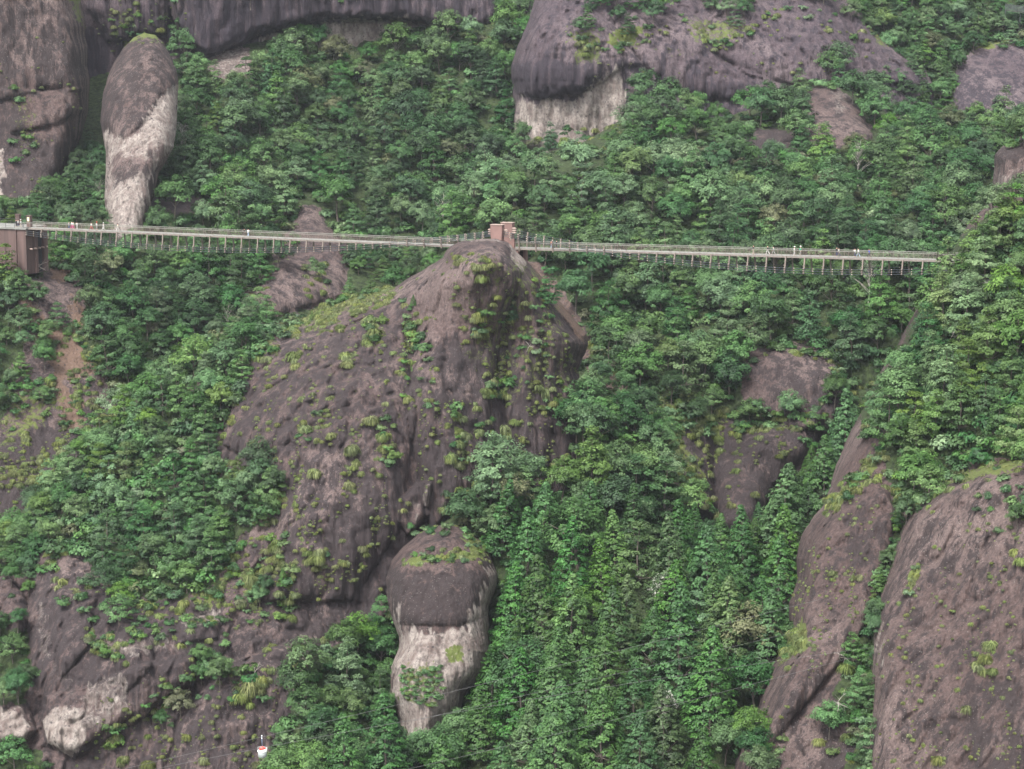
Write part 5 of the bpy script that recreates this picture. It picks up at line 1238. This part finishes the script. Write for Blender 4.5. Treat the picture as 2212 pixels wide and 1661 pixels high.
for (u, l_, w, hgt, mt) in ((2.4, 1.0, 0.35, 2.6, M_PYL), (3.7, 1.2, 0.75, 3.1, M_PYL), (4.9, -1.0, 0.35, 3.0, M_PYL), (2.9, -1.4, 1.8, 2.6, M_ABUT)):
    m = MB(); m.box(PM + aM * u + nM * l_ + UP * (-hgt - 0.45), aM, nM, UP, w, 0.4, hgt); m.build('support_leg', mt, bridge)
m = MB(); m.box(PM + aM * 3.7 + nM * 1.2 + UP * -6.0, aM, nM, UP, 1.15, 0.8, 0.16); m.build('footing', M_PYLC, bridge)
# abutment at the left end
A0 = lambda s_, l_, h: PL + aA * s_ + nA * l_ + UP * h
_, aA, nA = spanfun(PL, PM)
PLs = PL
A0 = lambda s_, l_, h: PLs + aA * (s_ + 1.2) + nA * l_ + UP * h
m = MB(); m.box(A0(-15.0, -1.9, -5.5), aA, nA, UP, 15.0, 3.8, 5.15); m.build('abutment', M_ABUT, bridge)
m = MB(); m.box(A0(-15.0, -1.9, -0.17), aA, nA, UP, 15.3, 4.1, 0.17); m.build('platform_slab', M_DECK, bridge)
m = MB(); m.box(A0(0.06, -3.0, -5.6), aA, nA, UP, 0.05, 1.0, 4.9); m.build('recess_shade_panel', M_DARK, bridge)  # raised dark panel; its colour stands in for a shaded opening
m = MB(); m.box(A0(0.35, -4.9, -5.4), aA, nA, UP, 0.35, 0.75, 5.2); m.box(A0(0.3, -1.55, -5.4), aA, nA, UP, 0.3, 0.35, 5.2); m.build('buttress', M_ABUT, bridge)
for l_ in (0.7, -0.9, -2.4, -3.8, -5.2):
    m = MB(); m.tube([A0(0.2, l_, -4.9), A0(0.95, l_, -4.95)], 0.2, 8); m.build('cable_socket', M_PYLC, bridge)
for s_, l_ in ((-2.6, 1.7), (-10.0, 1.7), (-18, 1.7)):
    m = MB(); m.bar(A0(s_, l_ + 0.28, -9), A0(s_, l_ + 0.28, -0.4), 0.35, 0.2, up=aA); m.build('pilaster', M_ABUT, bridge)
m = MB()
for h in (0.35, 0.6, 0.85, 1.1): m.bar(A0(-30, 2.0, h), A0(-0.4, 2.0, h), 0.05)
for h in (0.6, 1.1): m.bar(A0(-30, -5.8, h), A0(-1, -5.8, h), 0.05)
for k in range(13): m.bar(A0(-29.5 + k * 2.42, 2.0, -0.4), A0(-29.5 + k * 2.42, 2.0, 1.15), 0.09)
m.build('platform_railing', M_RAILD, bridge)
for s_, l_, hh in ((-0.9, -1.0, 1.25), (-5.6, -3.4, 1.2)):
    m = MB(); m.box(A0(s_, l_, hh / 1.0), aA, nA, UP, 0.52, 0.4, hh); m.box(A0(s_, l_, 2 * hh + 0.06), aA, nA, UP, 0.6, 0.48, 0.06); gp = m.build('gate_pillar', M_ABUT, bridge)
m = MB(); m.box(A0(-0.9, -0.56, 1.75), aA, nA, UP, 0.28, 0.03, 0.45); m.build('notice_board', M_SIGN, bridge)
# second, dark gallery on the far slope at the top right corner
G0 = U(2172, 22, 694); G1 = U(2300, 38, 690)
Lg, ag, ng_ = spanfun(G0, G1)
gal = empty('cliff_walkway', G0, 'dark timber cliff walkway with slatted railing in the top right corner', 'walkway')
m = MB(); m.box((G0 + G1) / 2, ag, ng_, UP, Lg / 2, 1.0, 0.12); m.build('deck', plain('dark_timber', (0.05, 0.045, 0.045), 0.9), gal)
m = MB()
for h in (0.4, 0.75, 1.1, 1.45, 1.8): m.bar(G0 + ng_ + UP * h, G1 + ng_ + UP * h, 0.05, 0.18)
for k in range(8): m.bar(G0 + ng_ + ag * (k * Lg / 7), G0 + ng_ + ag * (k * Lg / 7) + UP * 1.9, 0.12)
m.build('railing', plain('grey_timber', (0.06, 0.06, 0.07), 0.8), gal)
m = MB()
for k in range(5): m.bar(G0 - UP * 3 + ag * (k * Lg / 4), G0 + ag * (k * Lg / 4), 0.25)
m.build('props', M_RAILD, gal)
# path with kerb and railing among the trees on the near hill
T0 = at_right(np.array([2062.]), np.array([608.]))[0] + UP * 1.0; T1 = at_right(np.array([2196.]), np.array([626.]))[0] + UP * 1.0
def mid(p, q, t): return p * (1 - t) + q * t
towards = np.array([0, -1, 0.0])
pth = empty('hillside_walkway', T0, 'railed stone walkway half hidden by trees just below the right bridge end', 'walkway')
Lp, ap, npn = spanfun(T0, T1)
m = MB(); m.box((T0 + T1) / 2 + npn * 1.5, ap, npn, UP, Lp / 2, 1.6, 0.2); m.build('kerb_slab', M_DECK, pth)
m = MB()
for h in (0.6, 1.0, 1.4): m.bar(T0 + npn * 2.9 + UP * h, T1 + npn * 2.9 + UP * h, 0.06)
for k in range(9): m.bar(T0 + npn * 2.9 + ap * (k * Lp / 8), T0 + npn * 2.9 + ap * (k * Lp / 8) + UP * 1.45, 0.09)
m.build('railing', M_RAILD, pth)

# ------------------------------------------------------------ goods ropeway and its hanging bucket
def rope(pts_native, D0, D1, label, sag=0):
    P = np.array(pts_native, float) / 1.85172
    t = (P[:, 0] - P[0, 0]) / (P[-1, 0] - P[0, 0])
    W = U(P[:, 0], P[:, 1], D0 + (D1 - D0) * t)
    # smooth curve through the points
    cf = [np.polyfit(t, W[:, k], 2) for k in range(3)]
    tt = np.linspace(0, 1, 60)
    Q = np.stack([np.polyval(c, tt) for c in cf], 1)
    m = MB(); m.tube(Q, 0.024, 5); o = m.build('ropeway_cable', M_ROPE, None, True)
    return tag(o, label, 'cable', 'goods ropeway cables')
M_ROPE = plain('grey_wire_rope', (0.13, 0.13, 0.13), 0.5, 0.3)
rope([(500, 3072), (714, 3024), (1043, 2951), (1233, 2907), (1581, 2823), (2305, 2640), (2716, 2539), (3140, 2435), (3300, 2394)], 356, 386, 'upper grey ropeway cable passing just above the hanging white bucket')
rope([(500, 3120), (752, 3062), (916, 3011), (1043, 2966), (1360, 2912), (1612, 2880), (2254, 2795), (2659, 2726), (2976, 2672), (3487, 2583), (3560, 2570)], 352, 378, 'grey ropeway cable crossing behind the bucket bail to the broad near rock')
rope([(1650, 2880), (1982, 2815), (2482, 2688), (2887, 2596), (3300, 2500)], 362, 392, 'thin faint ropeway cable between the upper two cables over the cedars')
rope([(1300, 3150), (1900, 3017), (2216, 2938), (2470, 2876), (2690, 2818), (3014, 2735), (3487, 2607), (3560, 2590)], 350, 378, 'lowest grey ropeway cable crossing the cedar wood at the bottom')
BK = U(565.5, 1596, 357)
bk = empty('cargo_bucket', BK - UP * 2.6, 'white cylindrical cargo bucket with red load hanging from the ropeway cables', 'cargo bucket')
def lathe(m, c, prof_, k=24):
    V, F = [], []
    for r_, z_ in prof_:
        for j in range(k): V.append((c[0] + r_ * math.cos(6.283185 * j / k), c[1] + r_ * math.sin(6.283185 * j / k), c[2] + z_))
    for i in range(len(prof_) - 1):
        for j in range(k): F.append((i * k + j, i * k + (j + 1) % k, (i + 1) * k + (j + 1) % k, (i + 1) * k + j))
    m.add(V, F)
BKc = BK - UP * 2.95 + np.array([0.05, 0, 0])
m = MB(); lathe(m, BKc, [(0.001, 0), (0.55, 0.03), (0.66, 0.12), (0.70, 1.15), (0.66, 1.15), (0.62, 0.15), (0.001, 0.08)]); m.build('bucket_shell', plain('off_white_bucket', (0.34, 0.37, 0.37), 0.5, var=0.06), bk, True)
m = MB()
for j in range(24):
    a_ = 6.283 * j / 24; b_ = 6.283 * (j + 1) / 24
    za, zb_ = 1.30 + 0.22 * math.cos(a_) + 0.05 * math.sin(3 * a_), 1.30 + 0.22 * math.cos(b_) + 0.05 * math.sin(3 * b_)
    m.add([BKc + (0.74 * math.cos(a_), 0.74 * math.sin(a_), 0.95), BKc + (0.74 * math.cos(b_), 0.74 * math.sin(b_), 0.95), BKc + (0.76 * math.cos(b_), 0.76 * math.sin(b_), zb_), BKc + (0.76 * math.cos(a_), 0.76 * math.sin(a_), za),
           BKc + (0.68 * math.cos(a_), 0.68 * math.sin(a_), za), BKc + (0.68 * math.cos(b_), 0.68 * math.sin(b_), zb_)], [(0, 1, 2, 3), (3, 2, 5, 4)])
m.build('liner', M_WHITE, bk, True)
m = MB(); m.ball(BKc + (0.05, -0.1, 1.42), 0.34, 10); m.ball(BKc + (-0.25, 0.1, 1.3), 0.26, 10); m.ball(BKc + (0.28, 0.05, 1.35), 0.25, 10); m.build('red_load', plain('red_sack', (0.75, 0.09, 0.07), 0.6, var=0.1), bk, True)
m = MB(); m.tube([BKc + (-0.68, 0, 1.1), BKc + (-0.7, 0, 1.62), BKc + (0, 0, 1.68), BKc + (0.7, 0, 1.62), BKc + (0.68, 0, 1.1)], 0.03, 6); m.build('bail', M_WHITE, bk, True)
m = MB(); m.tube([BKc + (0, 0, 1.66), BK + UP * 0.45], 0.035, 6); m.build('hanger_rod', plain('pale_blue_rope', (0.30, 0.42, 0.62), 0.6), bk, True)
m = MB(); m.ball(BK + UP * 0.5, 0.11, 8); m.ball(BK + UP * 0.12, 0.1, 8); m.build('pulley', M_WHITE, bk, True)

# ------------------------------------------------------------ people on the bridge
def skin_mesh(name, verts, edges, radii, sub=1, root=0):
    me = bpy.data.meshes.new(name); me.from_pydata(verts, edges, [])
    ob = bpy.data.objects.new(name, me); COL.objects.link(ob)
    md = ob.modifiers.new('skin', 'SKIN'); md.use_smooth_shade = True; md.branch_smoothing = 0.4
    sv = me.skin_vertices[0].data if me.skin_vertices else None
    if sv is None:
        bpy.context.view_layer.update(); me.skin_vertices
    for i, r_ in enumerate(radii):
        me.skin_vertices[0].data[i].radius = r_ if isinstance(r_, tuple) else (r_, r_)
        me.skin_vertices[0].data[i].use_root = (i == root)
    s2 = ob.modifiers.new('sub', 'SUBSURF'); s2.levels = sub; s2.render_levels = sub
    dg = bpy.context.evaluated_depsgraph_get()
    out = bpy.data.meshes.new_from_object(ob.evaluated_get(dg)); out.name = name
    bpy.data.objects.remove(ob)
    for p in out.polygons: p.use_smooth = True
    return out
def pose(kind):
    """joint table, facing +X; 1.68 m tall"""
    J = {}
    walk = kind == 'walk'
    J['pelvis'] = (0, 0, 0.90); J['waist'] = (0.01, 0, 1.06); J['chest'] = (0.02, 0, 1.26); J['neck'] = (0.02, 0, 1.42); J['head0'] = (0.035, 0, 1.50); J['head1'] = (0.045, 0, 1.62)
    for s_, sg in (('L', 1), ('R', -1)):
        f = sg if walk else 0.12 * sg
        J['hip' + s_] = (0, 0.09 * sg, 0.86); J['knee' + s_] = (0.17 * f + 0.04, 0.09 * sg, 0.47); J['ank' + s_] = (0.30 * f - (0.06 if f < 0 else -0.02), 0.09 * sg, 0.10 if f > 0 else 0.12); J['toe' + s_] = (J['ank' + s_][0] + 0.16, 0.10 * sg, 0.035)
        J['sho' + s_] = (0.01, 0.18 * sg, 1.37)
        if kind == 'phone' and sg == 1: J['elb' + s_] = (0.08, 0.24 * sg, 1.12); J['wri' + s_] = (0.28, 0.14 * sg, 1.32)
        elif kind == 'lean': J['elb' + s_] = (0.14, 0.23 * sg, 1.14); J['wri' + s_] = (0.36, 0.20 * sg, 1.16)
        else: J['elb' + s_] = (-0.14 * f - 0.02, 0.23 * sg, 1.11); J['wri' + s_] = (-0.10 * f + 0.12, 0.24 * sg, 0.90)
    return J
def human(kind):
    J = pose(kind); V, E, Rd, I = [], [], [], {}
    def v(k, co, r_): I[k] = len(V); V.append(co); Rd.append(r_)
    def e(a, b): E.append((I[a], I[b]))
    v('pelvis', J['pelvis'], (0.115, 0.15)); v('waist', J['waist'], (0.095, 0.125)); v('chest', J['chest'], (0.105, 0.15)); v('neck', J['neck'], 0.052); v('head0', J['head0'], (0.075, 0.068)); v('head1', J['head1'], (0.085, 0.075))
    v('nose', (J['head0'][0] + 0.10, 0, J['head0'][2] + 0.045), 0.014)
    for a, b in (('pelvis', 'waist'), ('waist', 'chest'), ('chest', 'neck'), ('neck', 'head0'), ('head0', 'head1'), ('head0', 'nose')): e(a, b)
    for s_ in 'LR':
        sg = 1 if s_ == 'L' else -1
        v('hip' + s_, J['hip' + s_], 0.088); v('knee' + s_, J['knee' + s_], 0.056); v('ank' + s_, J['ank' + s_], 0.038); v('toe' + s_, J['toe' + s_], 0.03)
        v('sho' + s_, J['sho' + s_], 0.055); v('elb' + s_, J['elb' + s_], 0.038); v('wri' + s_, J['wri' + s_], 0.026)
        for a, b in (('pelvis', 'hip'), ('hip', 'knee'), ('knee', 'ank'), ('ank', 'toe')): e(a if a == 'pelvis' else a + s_, b + s_)
        e('chest', 'sho' + s_); e('sho' + s_, 'elb' + s_); e('elb' + s_, 'wri' + s_)
        w = np.array(J['wri' + s_]); d = w - np.array(J['elb' + s_]); d /= np.linalg.norm(d)
        sd = np.cross(d, [0, 0, 1.0]) if abs(d[2]) < 0.9 else np.array([1.0, 0, 0]); sd /= np.linalg.norm(sd)
        pc = w + d * 0.055; v('palm' + s_, tuple(pc), (0.03, 0.018)); e('wri' + s_, 'palm' + s_)
        for q, (o_, l_) in enumerate(((-0.027, 0.065), (-0.009, 0.078), (0.009, 0.073), (0.027, 0.056))):
            b0 = pc + sd * o_ + d * 0.03; b1 = b0 + d * l_ * 0.55 - np.array([0, 0, 0.006]); b2 = b0 + d * l_ - np.array([0, 0, 0.02])
            v(f'f{q}a' + s_, tuple(b0), 0.0095); v(f'f{q}b' + s_, tuple(b1), 0.0085); v(f'f{q}c' + s_, tuple(b2), 0.007)
            e('palm' + s_, f'f{q}a' + s_); e(f'f{q}a' + s_, f'f{q}b' + s_); e(f'f{q}b' + s_, f'f{q}c' + s_)
        t0 = pc - sd * 0.035 - d * 0.01; t1 = t0 - sd * 0.02 + d * 0.035
        v('t0' + s_, tuple(t0), 0.011); v('t1' + s_, tuple(t1), 0.009); e('palm' + s_, 't0' + s_); e('t0' + s_, 't1' + s_)
    return J, skin_mesh('body', V, E, Rd)
def cloth_top(J, long_=True, dress=False):
    V, E, Rd, I = [], [], [], {}
    def v(k, co, r_): I[k] = len(V); V.append(co); Rd.append(r_)
    v('h', (0, 0, 0.86), (0.13, 0.165)); v('p', (0, 0, 0.95), (0.125, 0.16)); v('w', J['waist'], (0.11, 0.142)); v('c', J['chest'], (0.12, 0.165)); v('n', (0.02, 0, 1.385), 0.07)
    E += [(0, 1), (1, 2), (2, 3), (3, 4)]
    if dress: v('d1', (0, 0, 0.6), (0.19, 0.2)); v('d2', (0.0, 0, 0.32), (0.24, 0.24)); E += [(0, I['d1']), (I['d1'], I['d2'])]
    for s_ in 'LR':
        v('s' + s_, J['sho' + s_], 0.068); k = len(V)
        el = np.array(J['elb' + s_]); wr = np.array(J['wri' + s_]); sh = np.array(J['sho' + s_])
        m_ = el if long_ else sh + (el - sh) * 0.7
        v('e' + s_, tuple(m_), 0.053); E += [(I['c'], I['s' + s_]), (I['s' + s_], I['e' + s_])]
        if long_: v('q' + s_, tuple(el + (wr - el) * 0.85), 0.04); E += [(I['e' + s_], I['q' + s_])]
    return skin_mesh('shirt', V, E, Rd, 1, 1)
def cloth_legs(J):
    V, E, Rd, I = [], [], [], {}
    def v(k, co, r_): I[k] = len(V); V.append(co); Rd.append(r_)
    v('p', (0, 0, 0.93), (0.125, 0.155))
    for s_ in 'LR':
        v('h' + s_, J['hip' + s_], 0.1); v('k' + s_, J['knee' + s_], 0.075); a = np.array(J['ank' + s_]); v('a' + s_, tuple(a + (0, 0, 0.03)), 0.066)
        E += [(0, I['h' + s_]), (I['h' + s_], I['k' + s_]), (I['k' + s_], I['a' + s_])]
    return skin_mesh('trousers', V, E, Rd)
POSES = {}
for kd in ('walk', 'stand', 'phone', 'lean'):
    J, body = human(kd)
    m = MB(); hd = np.array(J['head1']); m.ball(hd + (-0.018, 0, 0.0), 0.105, 12); V0 = None
    hair = m.build('hair', M_DARK, None, True); hm_ = hair.data; bpy.data.objects.remove(hair)
    m = MB(); lathe(m, tuple(hd + (0, 0, 0.05)), [(0.21, 0.0), (0.115, 0.015), (0.11, 0.09), (0.07, 0.12), (0.001, 0.125), (0.105, 0.0), (0.2, -0.012)], 16)
    hat = m.build('hat', M_DARK, None, True); ht_ = hat.data; bpy.data.objects.remove(hat)
    m = MB()
    for sg in (1, -1): m.ball(np.array(J['head0']) + (0.083, 0.03 * sg, 0.07), 0.011, 6)
    m.bar(np.array(J['head0']) + (0.078, -0.025, -0.01), np.array(J['head0']) + (0.078, 0.025, -0.01), 0.012)
    fc = m.build('face_features', M_DARK, None, True); fc_ = fc.data; bpy.data.objects.remove(fc)
    POSES[kd] = dict(body=body, shirt=cloth_top(J), shirt_s=cloth_top(J, False), dress=cloth_top(J, True, True), legs=cloth_legs(J), hair=hm_, hat=ht_, face=fc_)
CM = {}
def cmat(c):
    if c not in CM: CM[c] = plain('cloth_' + c, CLR[c], 0.8, var=0.06)
    return CM[c]
CLR = {'white': (0.6, 0.6, 0.58), 'black': (0.03, 0.03, 0.035), 'jeans blue': (0.09, 0.15, 0.28), 'pale blue': (0.35, 0.45, 0.58), 'pink': (0.72, 0.12, 0.32), 'red': (0.55, 0.04, 0.05), 'grey': (0.35, 0.35, 0.35), 'green': (0.03, 0.38, 0.2), 'rust': (0.45, 0.16, 0.10), 'blue': (0.03, 0.06, 0.45), 'dark blue': (0.04, 0.05, 0.12), 'beige': (0.55, 0.48, 0.4), 'skin': (0.55, 0.33, 0.24)}
M_SKIN = cmat('skin')
def inst(name, data, mat, parent):
    d = data.copy(); d.materials.clear(); d.materials.append(mat)
    o = bpy.data.objects.new(name, d); COL.objects.link(o); o.parent = parent; return o
def person(P, yaw, kd, top, legs, label, hat=None, dress=False, h=1.0):
    o = empty('person', P, label, 'person', None)
    o.rotation_euler = (0, 0, yaw); o.scale = (h, h, h)
    q = POSES[kd]
    inst('body', q['body'], M_SKIN, o); inst('face_features', q['face'], M_DARK, o); inst('hair', q['hair'], M_DARK if kd != 'x' else M_DARK, o)
    if dress: inst('dress', q['dress'], cmat(top), o)
    else:
        inst('shirt', q['shirt'], cmat(top), o)
    inst('trousers', q['legs'], cmat(legs), o)
    if hat: inst('hat', q['hat'], cmat(hat), o)
    return o
def on_span(S, L, xn, lat_):
    xd = xn / 1.85172; lo, hi = -30.0, L + 5
    for _ in range(40):
        md_ = (lo + hi) / 2; x, _, _ = proj(S(md_, lat_, 0))
        if x < xd: lo = md_
        else: hi = md_
    return S((lo + hi) / 2, lat_, 0.0)
yr = lambda a_: math.atan2(a_[1], a_[0])
yL, yR = yr(aA), yr(spanfun(PM, PR)[1])
PEOPLE = [
    ('L', 276, 0.6, 0, 'stand', 'grey', 'jeans blue', 'person in pale grey top and blue jeans, leftmost walker on the left span', None, False),
    ('L', 287, -0.4, 0, 'walk', 'white', 'pink', 'person in white top right behind the pink-trousered walker', None, False),
    ('L', 293, 0.3, 0, 'walk', 'white', 'pink', 'person in white top and bright pink trousers on the left span', None, False),
    ('L', 309, 0.2, math.pi, 'phone', 'white', 'white', 'person all in white raising an arm beside the pink trousers', None, False),
    ('L', 366, 0.4, 0, 'walk', 'white', 'red', 'person in white top and dark red trousers on the left span', None, False),
    ('L', 387, -0.6, 0, 'stand', 'white', 'grey', 'person in white with a bright red hat at the far rail', 'red', False),
    ('L', 414, 0.3, 0, 'walk', 'white', 'white', 'person in long white dress and white hat on the left span', 'white', True),
    ('L', 471, 0.2, 0, 'walk', 'beige', 'white', 'person striding in wide white trousers, apart from the white group', None, False),
    ('L', 977, -0.3, 0, 'stand', 'black', 'black', 'person in black next to the white-shirted one midway on the left span', None, False),
    ('L', 993, 0.4, math.pi / 2, 'lean', 'white', 'pale blue', 'person in white shirt and pale jeans leaning midway on the left span', None, False),
    ('R', 2206, 0.2, math.pi, 'stand', 'rust', 'pale blue', 'person in rust top and pale jeans right of the pylon', None, False),
    ('R', 2226, -0.4, 0, 'stand', 'black', 'black', 'person in black standing right of the pylon', None, False),
    ('R', 3013, 0.3, 0, 'stand', 'black', 'beige', 'tall person in black top, first of the walkers on the right span', None, False),
    ('R', 3071, 0.1, math.pi, 'walk', 'black', 'white', 'person in black top and white trousers on the right span', None, False),
    ('R', 3094, 0.3, math.pi, 'walk', 'grey', 'grey', 'person in grey on the right span behind the white trousers', None, False),
    ('R', 3177, 0.2, 0, 'stand', 'white', 'white', 'person in white with a white sun hat on the right span', 'white', False),
    ('R', 3201, -0.2, 0, 'stand', 'green', 'grey', 'person in a green top and white cap on the right span', 'white', False),
    ('R', 3346, -0.4, 0, 'stand', 'black', 'dark blue', 'person in dark clothes beside a grey-shirted companion, right span', None, False),
    ('R', 3354, 0.5, 0, 'walk', 'grey', 'dark blue', 'person in grey shirt and dark shorts on the right span', None, False),
    ('R', 3420, 0.2, math.pi, 'phone', 'white', 'dark blue', 'person in white top and dark jeans taking a photo, right span', None, False),
    ('R', 3433, 0.6, math.pi, 'walk', 'white', 'pale blue', 'person in white top and pale wide jeans, right span', None, False),
    ('R', 3476, 0.2, math.pi, 'walk', 'blue', 'black', 'person in a bright blue shirt, rightmost walker on the right span', None, False),
    ('P', 66, 0.8, math.pi, 'stand', 'black', 'black', 'person in black and white standing on the platform by the left pillar', None, False),
    ('P', 73, 0.0, 0, 'stand', 'white', 'dark blue', 'person in white shirt and dark trousers on the left platform', None, False),
    ('P', 84, 0.5, math.pi, 'stand', 'white', 'beige', 'person in white with a white hat between the platform pillars', 'white', False),
]
for side, xn, lt, yw, kd, tp, lg, lab, hat_, dr in PEOPLE:
    S, L, y0 = (SL, LL, yL) if side in 'LP' else (SR, LR, yR)
    person(on_span(S, L, xn, lt), y0 + yw, kd, tp, lg, lab, hat_, dr, h=random.uniform(1.0, 1.08) * (1.06 if xn == 3013 else 1))
# ------------------------------------------------------------ bare dead branches, white in the photograph
def dead_tree(at, x, y, H, label, seed=0, out=0.5):
    r = np.random.default_rng(seed); P = at(np.array([float(x)]), np.array([float(y)]))[0]
    m = MB()
    def br(p, d, L, rad, lev):
        pts = [p]; q = p.copy()
        for _ in range(4):
            d = d + r.normal(size=3) * 0.18; d /= np.linalg.norm(d); q = q + d * L / 4; pts.append(q.copy())
        m.tube(pts, rad, 5, rad * 0.45)
        if lev:
            for j in range(3):
                k = 1 + int(r.integers(4)); dd = d + r.normal(size=3) * 0.7; dd /= np.linalg.norm(dd); br(pts[k], dd, L * 0.55, rad * 0.5, lev - 1)
    d0 = np.array([r.normal() * out, -0.5, 0.6]); d0 /= np.linalg.norm(d0)
    br(P, d0, H, 0.09 * max(1, H / 4), 2)
    o = m.build('dead_branch', M_BARKP, None, True, origin=P); tag(o, label, 'dead branch')
dead_tree(at_slope_l, 70, 590, 4.5, 'bleached bare branches at the foot of the brown abutment', 3)
dead_tree(at_right, 2085, 735, 5.0, 'bare grey twiggy tree among the green trees of the near hill', 5)
dead_tree(at_right, 1850, 1530, 4.0, 'whitish bare branches under the gully trees between near slabs', 8)
dead_tree(at_right, 1815, 1425, 3.0, 'short whitish bare branches left of the gully trees', 9)
dead_tree(at_massif, 1138, 760, 2.2, 'short white broken branch on the central face below the shrubs', 11)
dead_tree(at_slope_l, 770, 300, 4.0, 'pale bare branch among the far left woods', 12)
dead_tree(at_massif, 545, 1465, 2.5, 'fine bare twigs beside the big grass tuft at lower left', 13)
